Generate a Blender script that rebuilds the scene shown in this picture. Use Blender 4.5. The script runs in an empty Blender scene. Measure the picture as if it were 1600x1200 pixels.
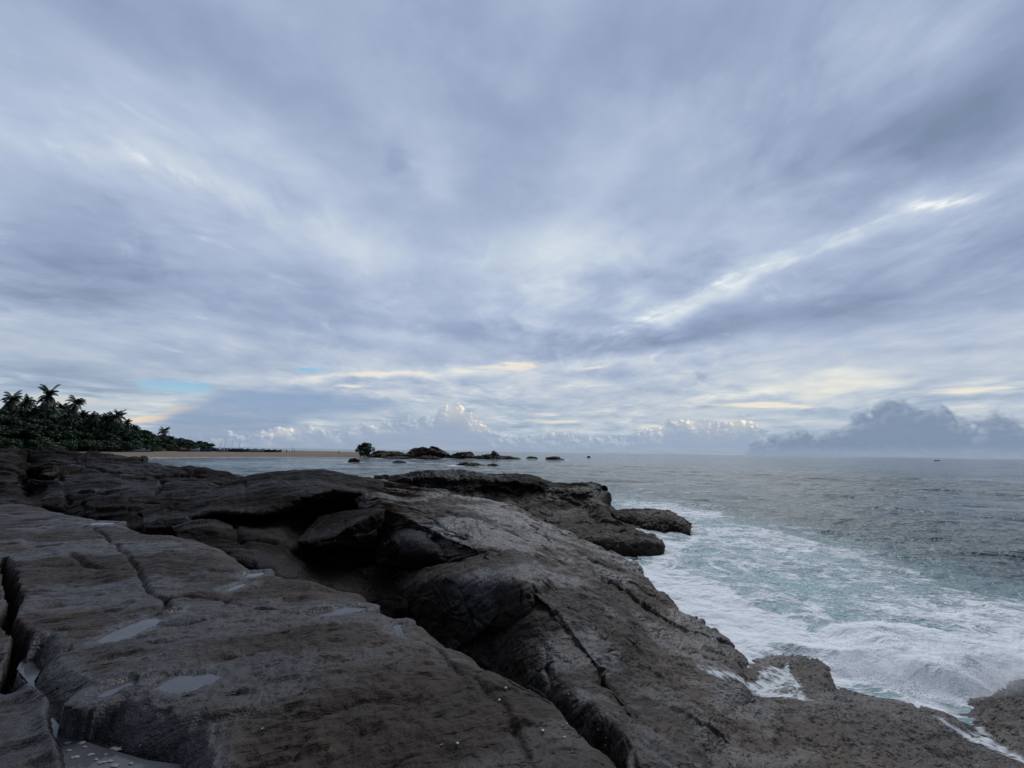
import bpy, math, random
import numpy as np
from mathutils import Vector, Matrix

# ------------------------------------------------------------------ camera
sc = bpy.context.scene
H, FPX = 4.2, 615.0
PITCH, ROLL = math.radians(9.72), math.radians(0.875)
FWD = np.array([0, math.cos(PITCH), math.sin(PITCH)])
R0 = np.array([1.0, 0, 0]); U0 = np.array([0, -math.sin(PITCH), math.cos(PITCH)])
RGT = math.cos(ROLL) * R0 + math.sin(ROLL) * U0
UPV = -math.sin(ROLL) * R0 + math.cos(ROLL) * U0
CAM = np.array([0.0, 0.0, H])
cam = bpy.data.objects.new("camera", bpy.data.cameras.new("camera"))
sc.collection.objects.link(cam)
cam.matrix_world = Matrix(((RGT[0], UPV[0], -FWD[0], 0), (RGT[1], UPV[1], -FWD[1], 0),
                           (RGT[2], UPV[2], -FWD[2], H), (0, 0, 0, 1)))
cam.data.sensor_fit = 'HORIZONTAL'
cam.data.angle = 2 * math.atan(800 / FPX)
cam.data.clip_start = 0.05; cam.data.clip_end = 120000
sc.camera = cam
sc.view_settings.view_transform = 'Standard'
sc.view_settings.look = 'None'
sc.view_settings.exposure = 0.0
sc.view_settings.gamma = 1.0
sc.cycles.max_bounces = 6
sc.cycles.volume_bounces = 5

def ray(px, py):
    return FWD + RGT * ((px - 800) / FPX) + UPV * ((600 - py) / FPX)
def P(px, py, Y):                       # point seen at a pixel, at a given distance ahead
    v = ray(px, py); return CAM + v * (Y / v[1])
def G(px, py, z=0.0):                   # point seen at a pixel, at a given height
    v = ray(px, py); return CAM + v * ((z - H) / v[2])

# ------------------------------------------------------------------ node helpers
class S:
    """a node socket with arithmetic"""
    def __init__(s, nt, sock): s.nt, s.k = nt, sock
    def m(s, op, *a, clamp=False):
        n = s.nt.nodes.new('ShaderNodeMath'); n.operation = op; n.use_clamp = clamp
        for i, x in enumerate((s,) + a): put(s.nt, n.inputs[i], x)
        return S(s.nt, n.outputs[0])
    def __add__(s, o): return s.m('ADD', o)
    __radd__ = __add__
    def __mul__(s, o): return s.m('MULTIPLY', o)
    __rmul__ = __mul__
    def __sub__(s, o): return s.m('SUBTRACT', o)
    def __rsub__(s, o): return (s * -1.0) + o
    def __truediv__(s, o): return s.m('DIVIDE', o)
    def __pow__(s, o): return s.m('POWER', o)
    def abs(s): return s.m('ABSOLUTE')
    def mad(s, a, b): return s.m('MULTIPLY_ADD', a, b)
    def max(s, o): return s.m('MAXIMUM', o)
    def min(s, o): return s.m('MINIMUM', o)
    def sat(s): return s.m('ADD', 0.0, clamp=True)
def put(nt, inp, x):
    if isinstance(x, S): nt.links.new(x.k, inp)
    elif x is not None: inp.default_value = x
def node(nt, kind, **kw):
    n = nt.nodes.new(kind)
    for k, v in kw.items(): setattr(n, k, v)
    return n
def xyz(nt, a, b, c):
    n = node(nt, 'ShaderNodeCombineXYZ')
    for i, x in enumerate((a, b, c)): put(nt, n.inputs[i], x)
    return S(nt, n.outputs[0])
def sep(nt, v):
    n = node(nt, 'ShaderNodeSeparateXYZ'); put(nt, n.inputs[0], v)
    return [S(nt, o) for o in n.outputs]
def vm(nt, op, a, b=None, scale=None):
    n = node(nt, 'ShaderNodeVectorMath', operation=op)
    put(nt, n.inputs[0], a)
    if b is not None: put(nt, n.inputs[1], b)
    if scale is not None: put(nt, n.inputs['Scale'], scale)
    return S(nt, n.outputs['Value' if op in ('DOT_PRODUCT', 'LENGTH', 'DISTANCE') else 'Vector'])
def noise(nt, vec, scale=1.0, detail=4.0, rough=0.5, dist=0.0, out=0, lac=2.0):
    n = node(nt, 'ShaderNodeTexNoise')
    put(nt, n.inputs['Vector'], vec); n.inputs['Scale'].default_value = scale
    n.inputs['Detail'].default_value = detail; n.inputs['Roughness'].default_value = rough
    n.inputs['Distortion'].default_value = dist; n.inputs['Lacunarity'].default_value = lac
    return S(nt, n.outputs[out])
def voro(nt, vec, scale, feature='F1', rand=1.0, out='Distance'):
    n = node(nt, 'ShaderNodeTexVoronoi', feature=feature)
    put(nt, n.inputs['Vector'], vec); n.inputs['Scale'].default_value = scale
    n.inputs['Randomness'].default_value = rand
    return S(nt, n.outputs[out])
def step(nt, x, a, b):                  # smooth 0..1 from a to b
    n = node(nt, 'ShaderNodeMapRange', interpolation_type='SMOOTHSTEP')
    put(nt, n.inputs[0], x); put(nt, n.inputs[1], a); put(nt, n.inputs[2], b)
    return S(nt, n.outputs[0])
def lin(c): return tuple(((x / 255 + .055) / 1.055) ** 2.4 if x > 10 else x / 255 / 12.92 for x in c) + (1.0,)
def ramp(nt, f, stops):
    n = node(nt, 'ShaderNodeValToRGB'); e = n.color_ramp.elements
    for i, (p, c) in enumerate(stops):
        k = e[i] if i < 2 else e.new(p)
        k.position = p; k.color = c if len(c) == 4 else tuple(c) + (1.0,)
    put(nt, n.inputs[0], f); return S(nt, n.outputs[0])
def mix(nt, f, a, b, mode='MIX'):
    n = node(nt, 'ShaderNodeMix', data_type='RGBA', blend_type=mode)
    put(nt, n.inputs[0], f)
    for i, x in ((6, a), (7, b)):
        put(nt, n.inputs[i], x if isinstance(x, S) or len(x) == 4 else tuple(x) + (1.0,))
    return S(nt, n.outputs[2])
def curve(nt, x, pts):
    n = node(nt, 'ShaderNodeFloatCurve'); c = n.mapping.curves[0]
    n.mapping.use_clip = False
    n.mapping.extend = 'HORIZONTAL'
    for i, (a, b) in enumerate(pts):
        if i < 2: c.points[i].location = (a, b)
        else: c.points.new(a, b)
    n.mapping.update(); put(nt, n.inputs['Value'], x); return S(nt, n.outputs[0])

# ------------------------------------------------------------------ world: broken evening overcast
SUN_EL, SUN_AZ = math.radians(50), math.radians(28)      # azimuth clockwise from straight ahead
world = bpy.data.worlds.new("World"); sc.world = world; world.use_nodes = True
def azel(px, py):
    v = ray(px, py); v = v / np.linalg.norm(v)
    return np.array([math.atan2(v[0], v[1]), math.asin(v[2])])
def build_world():
    nt = world.node_tree; nt.nodes.clear()
    tc = node(nt, 'ShaderNodeTexCoord')
    d = S(nt, tc.outputs['Generated'])
    x, y, z = sep(nt, d)
    az, el = x.m('ARCTAN2', y), z.m('ARCSINE')
    zz = z.max(0.0)
    # layer plane
    q = zz + 0.13
    qx, qy = x / q, y / q
    def qp(px, py):
        v = ray(px, py); v = v / np.linalg.norm(v); return v[:2] / (max(v[2], 0) + .13)
    def aligned(p0, p1, sx, sy):        # layer coordinates stretched along the line p0-p1
        a, b = qp(*p0), qp(*p1); t = (b - a) / np.linalg.norm(b - a); nrm = np.array([-t[1], t[0]])
        return (qx * t[0] + qy * t[1]) * sx, (qx * nrm[0] + qy * nrm[1]) * sy
    w3 = noise(nt, xyz(nt, qx, qy, 3.1), 0.9, 3, .5, out=1)
    wx, wy, _ = sep(nt, w3)
    wx, wy = (wx - .5), (wy - .5)
    a0, a1 = aligned((40, 210), (500, 340), .60, 1.30)
    b0, b1 = aligned((1480, 310), (1000, 500), .60, 1.30)
    def streak(u, v, seed, sc_=1.0, det=7, rough=.52, warp=.55):
        return noise(nt, xyz(nt, u + wx * warp, v + wy * warp, seed), sc_, det, rough)
    side = step(nt, az + (wx * .5), -.30, .35)
    nA = streak(a0, a1, 0.7); nB = streak(b0, b1, 5.3)
    st = nA + (nB - nA) * side
    fA = streak(a0 * 2.0, a1 * 1.2, 9.7, 1.7, 7, .53, 1.1); fB = streak(b0 * 2.0, b1 * 1.2, 12.2, 1.7, 7, .53, 1.1)
    fine = fA + (fB - fA) * side
    puff = noise(nt, xyz(nt, qx + wx * .3, qy + wy * .3, 7.7), 2.6, 6, .55)
    # placed masses, in azimuth/elevation, edges broken by the warp
    w4 = noise(nt, xyz(nt, az, el * 1.6, 1.3), 5.0, 5, .55, out=1)
    vx, vy, _ = sep(nt, w4)
    baz, bel = az + (vx - .5) * .20, el + (vy - .5) * .11
    vec = xyz(nt, baz, bel, 1.0)
    vec_f = xyz(nt, az + (vx - .5) * .05, el + (vy - .5) * .025, 1.0)
    def blob(px, py, rx, ry, ang=0.0, fine_=False):
        c = azel(px, py)
        J = np.array([(azel(px + 2, py) - azel(px - 2, py)) / 4, (azel(px, py + 2) - azel(px, py - 2)) / 4]).T
        t = math.radians(ang); Rm = np.array([[math.cos(t), math.sin(t)], [-math.sin(t), math.cos(t)]])
        M = np.diag([1 / rx, 1 / ry]) @ Rm @ np.linalg.inv(J)
        off = -M @ c
        v_ = vec_f if fine_ else vec
        d1 = vm(nt, 'DOT_PRODUCT', v_, (M[0, 0], M[0, 1], off[0]))
        d2 = vm(nt, 'DOT_PRODUCT', v_, (M[1, 0], M[1, 1], off[1]))
        return S(nt, node_val(2.718)) ** ((d1 * d1 + d2 * d2) * -1.0)
    def node_val(v):
        n = node(nt, 'ShaderNodeValue'); n.outputs[0].default_value = v; return n.outputs[0]
    def blobs(lst, fine_=False):
        acc = None
        for (px, py, rx, ry, ang, amp) in lst:
            b = blob(px, py, rx, ry, ang, fine_) * amp
            acc = b if acc is None else acc + b
        return acc
    tone = blobs([                      # light and dark parts of the high sheet (px, py, rx, ry, angle, amount)
        (330, 90, 230, 70, 32, -.20), (560, 230, 160, 55, 38, -.16), (800, 180, 170, 90, 60, -.13), (1050, 90, 190, 90, 0, -.10),
        (150, 200, 190, 60, 25, .05), (290, 260, 150, 26, 28, .12), (110, 250, 120, 24, 22, .10), (420, 230, 190, 60, 35, .10),
        (660, 260, 75, 50, 0, .13), (620, 255, 26, 22, 0, -.13), (800, 135, 45, 30, 0, .10), (440, 330, 140, 26, 26, .10),
        (80, 400, 170, 75, 12, -.17), (300, 470, 260, 60, 5, -.06), (620, 410, 240, 50, 5, .10), (900, 390, 170, 70, -10, .20),
        (950, 280, 70, 45, 20, .14), (1000, 320, 120, 45, 20, -.10), (1290, 215, 130, 65, -15, -.20), (1540, 190, 170, 75, -30, -.30),
        (1380, 60, 160, 50, -10, .08), (1180, 130, 80, 60, 0, .08), (1380, 340, 150, 30, -16, .18), (1440, 320, 40, 9, -8, .12),
        (1190, 425, 130, 15, -22, .18), (1080, 470, 120, 16, -22, .18), (1300, 490, 330, 30, -8, -.18), (1000, 535, 240, 18, -10, -.16),
        (1500, 420, 200, 50, -10, -.04), (760, 520, 150, 16, 4, -.13), (620, 525, 110, 11, 0, .12), (400, 545, 240, 26, 0, -.05),
        (800, 575, 220, 12, -3, .24), (560, 590, 110, 7, -5, .26), (1290, 600, 150, 22, -4, .26), (1140, 575, 160, 24, -6, .10),
        (820, 610, 120, 12, 0, .12), (1120, 620, 150, 8, -3, .16), (130, 590, 200, 24, 0, -.12), (1100, 420, 60, 40, -20, -.06), (1480, 560, 160, 24, 0, -.03)])
    zen = step(nt, zz, .05, .75)
    wisp = noise(nt, xyz(nt, qx + wx * .8, qy * .8 + wy * .8, 15.0), 6.0, 7, .56)
    patchy = step(nt, noise(nt, xyz(nt, qx * .8 + wx, qy * .8 + wy, 21.0), 1.3, 3, .5), .42, .62) * .85 + .15
    hs_ = noise(nt, xyz(nt, b0 * 1.5, b1 * 2.0, 61.0), 6.0, 6, .6)
    crisp = blobs([(1150, 432, 130, 9, -22, .22), (1000, 505, 110, 9, -24, .18), (1380, 345, 110, 12, -18, .20), (1478, 318, 45, 7, -10, .30), (1435, 320, 16, 6, 0, .25), (1250, 405, 60, 6, -22, .20), (100, 232, 70, 9, 22, .16), (250, 258, 110, 9, 28, .16), (470, 330, 50, 6, 30, .14), (320, 285, 40, 5, 30, .14)], True)
    feath = noise(nt, xyz(nt, qx * 1.1 + wx * 1.2, qy * .8 + wy * 1.2, 31.0), 5.0, 10, .60)
    feath = step(nt, feath, .56, .80) * step(nt, noise(nt, xyz(nt, qx, qy, 44.0), 1.1, 2, .5), .48, .60)
    L = feath * .20 + crisp * .30 * step(nt, hs_ + (wisp - .5) * .9, .40, .64) * 1.6 * (1.0 + (wisp - .5) * 5.0 + (puff - .5) * 4.0 + (hs_ - .5) * 4.0).max(0.0) + (st - .5) * .44 + (fine - .5) * (patchy * .30 + .28) + (puff - .5) * .50 + (wisp - .5) * .55 * patchy
    L = L * (1.0 - zen * .15) + tone * 1.0 + .590 - zen * .09
    col = ramp(nt, L, [(0.0, lin((112, 130, 156))), (.25, lin((133, 149, 178))), (.45, lin((155, 170, 199))),
                       (.62, lin((177, 191, 216))), (.80, lin((203, 215, 227))), (1.0, lin((240, 243, 245)))])
    # warmer and greyer towards the horizon
    low = step(nt, el, .34, .02)
    colw = ramp(nt, L, [(0.0, lin((120, 140, 162))), (.30, lin((144, 162, 183))), (.5, lin((168, 184, 202))),
                        (.66, lin((194, 204, 213))), (.82, lin((224, 224, 219))), (1.0, lin((248, 242, 226)))])
    col = mix(nt, low, col, colw)
    # openings to the clear sky
    sky = node(nt, 'ShaderNodeTexSky', sky_type='NISHITA', sun_disc=False)
    sky.sun_elevation = SUN_EL; sky.sun_rotation = SUN_AZ
    clear = mix(nt, 1.0, S(nt, sky.outputs[0]), (.1, .1, .1), 'MULTIPLY')
    hs = noise(nt, xyz(nt, az * 2.0, el * 16.0, 4.4), 3.0, 6, .55)
    hs2 = noise(nt, xyz(nt, az * 5.0 + vx, el * 34.0, 9.4), 2.2, 8, .62)
    hole = blobs([(272, 603, 60, 17, 8, 1.15), (480, 580, 42, 6, 0, 1.0), (60, 626, 95, 11, 2, .9), (170, 628, 110, 11, 4, .75), (330, 575, 50, 4, 0, .6), (560, 575, 40, 3, 0, .4)], True)
    holem = step(nt, hole * (1.0 + (hs - .5) * 3.0 + (hs2 - .5) * 5.0), .38, 1.1)
    teal = ramp(nt, step(nt, el, .055, .135), [(0, lin((214, 208, 196))), (.22, lin((204, 214, 212))), (.45, lin((172, 212, 222))), (1, lin((138, 190, 224)))])
    open_ = mix(nt, .15, teal, clear)
    col = mix(nt, holem * .85, col, open_)
    glow = blobs([(272, 643, 42, 7, -14, 1.0), (230, 650, 60, 7, -5, .7), (120, 636, 90, 5, 2, .4)], True)
    col = mix(nt, step(nt, glow * (1.0 + (hs - .5) * 3.0 + (hs2 - .5) * 6.0), .25, 1.2) * .85, col, lin((242, 220, 192)))
    # blue-grey rain veil behind the distant cumulus
    veil = blobs([(400, 640, 110, 42, -10, 1.2), (330, 670, 90, 40, 0, .9), (560, 635, 120, 26, 0, .8)], True)
    veilc = mix(nt, step(nt, el, .02, .12), lin((140, 158, 184)), lin((134, 160, 194)))
    col = mix(nt, (step(nt, veil + (hs - .5) * .5, .25, 1.15)) * .8, col, veilc)
    # thin bright bars low over the sea
    bars = blobs([(640, 583, 170, 6, -3, .8), (810, 572, 60, 9, -4, .7), (850, 658, 80, 4, -2, .7), (900, 645, 130, 3, -4, .5), (1020, 668, 40, 7, 0, .7), (560, 605, 45, 4, 0, .7),
                  (1530, 608, 110, 5, -3, 1.1), (1200, 634, 150, 5, 1, .9), (1130, 658, 60, 5, 4, .7), (930, 575, 40, 4, -8, .6), (1290, 605, 100, 14, -8, .7)], True)
    col = mix(nt, step(nt, bars * (1.0 + (hs - .5) * 2.5 + (hs2 - .5) * 3.0), .28, 1.1) * .85, col, lin((242, 234, 216)))
    # cumulus banks: a billowing top line (from a curve over azimuth) cut by fbm
    def bank(tops, base, seed, scale, amp, dark, light, glow_c, soft, litdir, gain, thin=1.0, tips=None):
        A0, A1 = azel(-300, 700)[0], azel(1900, 700)[0]
        pts = []
        for px, py in tops:
            a = azel(px, py); pts.append(((a[0] - A0) / (A1 - A0), a[1] * 4))
        top = curve(nt, (az - A0) / (A1 - A0), pts) * .25
        def dens(ox, oy):
            v = xyz(nt, az + ox, el * 1.25 + oy, seed)
            n1 = noise(nt, v, scale, 7, .55)
            wv = vm(nt, 'ADD', v, vm(nt, 'SCALE', noise(nt, v, scale * 1.5, 3, .5, out=1), scale=.030))
            b1 = voro(nt, wv, scale * 1.5, 'SMOOTH_F1'); b2 = voro(nt, wv, scale * 4.2, 'SMOOTH_F1')
            return (top - el) * (1 / amp) + (n1 - .5) * 1.1 + (.42 - b1) * 1.0 + (.42 - b2) * .42
        d0 = dens(0, 0); d1 = dens(litdir[0], litdir[1])
        m = step(nt, d0, 0.0, soft)
        lit = step(nt, (d0 - d1) * gain, -.25, .75) * step(nt, d0, 1.6, .25)
        c = mix(nt, lit, lin(dark), lin(light))
        hot = step(nt, (d0 - d1) * gain, .10, .85) * step(nt, d0, 1.9, .5)
        if tips is not None: c = mix(nt, ((hot * 2.2 + .30) * tips).sat(), c, lin(glow_c))
        fade = step(nt, el, base, base + .018)
        return m * (fade * .35 + .65) * thin, c
    far_tops = [(-300, 690), (200, 690), (375, 678), (420, 672), (470, 662), (500, 668), (560, 662), (600, 655), (660, 650), (690, 634), (712, 628), (735, 648), (752, 650), (775, 676), (820, 676), (860, 674), (930, 676), (985, 672), (1030, 664), (1055, 650), (1090, 652), (1120, 660), (1160, 652), (1190, 666), (1230, 682), (1900, 690)]
    tips = blobs([(712, 640, 26, 15, 0, 1.0), (742, 655, 14, 12, 0, .8), (440, 674, 34, 6, 0, 1.0), (495, 672, 10, 5, 0, .8), (590, 664, 14, 5, 0, .7), (1160, 662, 26, 12, 0, 1.0), (1085, 662, 34, 9, 10, .9), (1025, 672, 22, 7, 0, .7), (760, 668, 20, 8, 0, .6), (850, 672, 34, 5, 0, .7), (945, 676, 30, 4, 0, .5)], True)
    m, c = bank(far_tops, .004, 2.2, 26.0, .034, (152, 168, 191), (200, 209, 217), (254, 244, 222), .28, (.005, .005), 1.7, tips=tips)
    col = mix(nt, m * .92, col, c)
    near_tops = [(-300, 720), (1120, 720), (1190, 682), (1240, 668), (1290, 664), (1330, 648), (1360, 636), (1385, 620), (1410, 622), (1430, 628), (1450, 620), (1480, 634), (1500, 652), (1540, 640), (1570, 634), (1600, 645), (1700, 640), (1900, 650)]
    m, c = bank(near_tops, .004, 8.4, 20.0, .034, (126, 144, 169), (172, 186, 204), (196, 204, 214), .5, (-.006, .007), 1.9)
    col = mix(nt, m * .95, col, c)
    # pale murk right on the sea line
    col = mix(nt, step(nt, el, .030, .000) * .45, col, lin((138, 154, 177)))
    col = mix(nt, step(nt, z, .0, -.03), col, lin((84, 98, 112)))
    # unseen sky behind the viewer, darkened to keep viewer-facing rock faces dark
    col = mix(nt, step(nt, y, .22, -.40) * .82, col, lin((58, 67, 83)))
    out = node(nt, 'ShaderNodeOutputWorld'); bg = node(nt, 'ShaderNodeBackground')
    bg.inputs['Strength'].default_value = 0.1
    ten = mix(nt, 1.0, col, (10, 10, 10), 'MULTIPLY')
    put(nt, bg.inputs['Color'], ten); nt.links.new(bg.outputs[0], out.inputs[0])
build_world()
world.cycles.sampling_method = 'MANUAL'; world.cycles.sample_map_resolution = 512

sun = bpy.data.objects.new("sun", bpy.data.lights.new("sun", 'SUN')); sc.collection.objects.link(sun)
sun.data.energy = 1.5; sun.data.angle = math.radians(32); sun.data.color = (1.0, .98, .96)
e_ = SUN_EL
sdir = Vector((math.sin(SUN_AZ) * math.cos(e_), math.cos(SUN_AZ) * math.cos(e_), math.sin(e_)))
sun.rotation_euler = sdir.to_track_quat('Z', 'Y').to_euler()

# ------------------------------------------------------------------ numpy noise
_rs = np.random.RandomState(7)
_perm = _rs.permutation(512).astype(np.int64); _perm = np.concatenate([_perm] * 2)
_grad = _rs.normal(size=(512, 3)); _grad /= np.linalg.norm(_grad, axis=1)[:, None]
def perlin(p):
    p = np.asarray(p, float); i = np.floor(p).astype(np.int64); f = p - i; i &= 511
    u = f * f * f * (f * (f * 6 - 15) + 10); out = 0
    for dx in (0, 1):
        hx = _perm[(i[:, 0] + dx) & 511]; wx = u[:, 0] if dx else 1 - u[:, 0]
        for dy in (0, 1):
            hy = _perm[(hx + i[:, 1] + dy) & 511]; wy = u[:, 1] if dy else 1 - u[:, 1]
            for dz in (0, 1):
                g = _grad[_perm[(hy + i[:, 2] + dz) & 511]]; wz = u[:, 2] if dz else 1 - u[:, 2]
                out = out + wx * wy * wz * ((f[:, 0] - dx) * g[:, 0] + (f[:, 1] - dy) * g[:, 1] + (f[:, 2] - dz) * g[:, 2])
    return out * 1.5
def fbm(p, oct=4, rough=.5):
    a, s, o = 1.0, 1.0, 0
    for k in range(oct):
        o = o + a * perlin(p * s + k * 17.3); a *= rough; s *= 2.03
    return o
def sstep(x, a, b):
    t = np.clip((x - a) / (b - a), 0, 1); return t * t * (3 - 2 * t)
def seg_dist(pts, poly, closed=False):
    poly = np.asarray(poly, float); d = np.full(len(pts), 1e9)
    n = len(poly)
    for k in range(n if closed else n - 1):
        a, b = poly[k], poly[(k + 1) % n]; ab = b - a
        t = np.clip(((pts - a) @ ab) / max(ab @ ab, 1e-12), 0, 1)
        d = np.minimum(d, np.linalg.norm(pts - a - t[:, None] * ab, axis=1))
    return d
def inside(pts, poly):
    poly = np.asarray(poly, float); r = np.zeros(len(pts), bool); n = len(poly)
    for k in range(n):
        a, b = poly[k], poly[(k + 1) % n]
        c = (a[1] > pts[:, 1]) != (b[1] > pts[:, 1])
        with np.errstate(divide='ignore', invalid='ignore'):
            xi = (b[0] - a[0]) * (pts[:, 1] - a[1]) / (b[1] - a[1] if b[1] != a[1] else 1e-9) + a[0]
        r ^= c & (pts[:, 0] < xi)
    return r
def sdist(pts, poly):                   # positive inside
    d = seg_dist(pts, poly, True); return np.where(inside(pts, poly), d, -d)

# ------------------------------------------------------------------ object helpers
def tag(o, label=None, cat=None, group=None, kind=None):
    if label: o['label'] = label
    if cat: o['category'] = cat
    if group: o['group'] = group
    if kind: o['kind'] = kind
    return o
def link(o, parent=None):
    sc.collection.objects.link(o)
    if parent is not None: o.parent = parent
    return o
def empty(name, loc=(0, 0, 0), rz=0.0):
    o = bpy.data.objects.new(name, None); o.location = loc; o.rotation_euler = (0, 0, rz)
    o.empty_display_size = .3; return link(o)
def mesh_obj(name, V, F, mat, parent=None, smooth=True, attrs=None, origin=None):
    V = np.asarray(V, float)
    if origin is not None: V = V - np.asarray(origin)
    me = bpy.data.meshes.new(name)
    if isinstance(F, np.ndarray):
        me.vertices.add(len(V)); me.vertices.foreach_set('co', V.ravel())
        k = F.shape[1]
        me.loops.add(F.size); me.loops.foreach_set('vertex_index', F.ravel().astype(np.int32))
        me.polygons.add(len(F)); me.polygons.foreach_set('loop_start', np.arange(0, F.size, k, dtype=np.int32))
        me.update(calc_edges=True)
    else:
        me.from_pydata([tuple(v) for v in V], [], F)
    if smooth: me.polygons.foreach_set('use_smooth', np.ones(len(me.polygons), bool))
    for nm, arr in (attrs or {}).items():
        a = me.attributes.new(nm, 'FLOAT', 'POINT'); a.data.foreach_set('value', np.asarray(arr, np.float32))
    me.materials.append(mat)
    o = bpy.data.objects.new(name, me)
    if origin is not None: o.location = tuple(origin)
    return link(o, parent)
def grid_faces(nr, nc):
    i = np.arange(nr * nc).reshape(nr, nc)
    return np.stack([i[:-1, :-1].ravel(), i[:-1, 1:].ravel(), i[1:, 1:].ravel(), i[1:, :-1].ravel()], 1)
def compact(V, F, attrs=None):
    used = np.zeros(len(V), bool); used[F.ravel()] = True
    ix = np.cumsum(used) - 1
    return V[used], ix[F], {k: v[used] for k, v in (attrs or {}).items()}
class MB:
    """collects simple solids into one mesh"""
    def __init__(s): s.V, s.F = [], []
    def add(s, v, f):
        b = len(s.V); s.V += [tuple(q) for q in v]; s.F += [tuple(b + i for i in q) for q in f]
    def tube(s, pts, rad, n=8):
        pts = [np.asarray(p, float) for p in pts]; b = len(s.V)
        for k, p in enumerate(pts):
            t = pts[min(k + 1, len(pts) - 1)] - pts[max(k - 1, 0)]; t /= np.linalg.norm(t) + 1e-9
            h = np.array([0, 0, 1.0]) if abs(t[2]) < .9 else np.array([1.0, 0, 0])
            u = np.cross(t, h); u /= np.linalg.norm(u); w = np.cross(t, u)
            r = rad[k] if hasattr(rad, '__len__') else rad
            for j in range(n):
                a = 2 * math.pi * j / n; s.V.append(tuple(p + r * (math.cos(a) * u + math.sin(a) * w)))
        for k in range(len(pts) - 1):
            for j in range(n):
                s.F.append((b + k * n + j, b + k * n + (j + 1) % n, b + (k + 1) * n + (j + 1) % n, b + (k + 1) * n + j))
        s.F.append(tuple(b + j for j in range(n))[::-1]); s.F.append(tuple(b + (len(pts) - 1) * n + j for j in range(n)))
    def box(s, c, sz, rz=0.0):
        c = np.asarray(c); h = np.asarray(sz) / 2; ca, sa = math.cos(rz), math.sin(rz); v = []
        for dz in (-1, 1):
            for dx, dy in ((-1, -1), (1, -1), (1, 1), (-1, 1)):
                x, y = dx * h[0], dy * h[1]; v.append((c[0] + x * ca - y * sa, c[1] + x * sa + y * ca, c[2] + dz * h[2]))
        s.add(v, [(3, 2, 1, 0), (4, 5, 6, 7), (0, 1, 5, 4), (1, 2, 6, 5), (2, 3, 7, 6), (3, 0, 4, 7)])
    def build(s, name, mat, parent=None, smooth=True): return mesh_obj(name, s.V, s.F, mat, parent, smooth)

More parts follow.
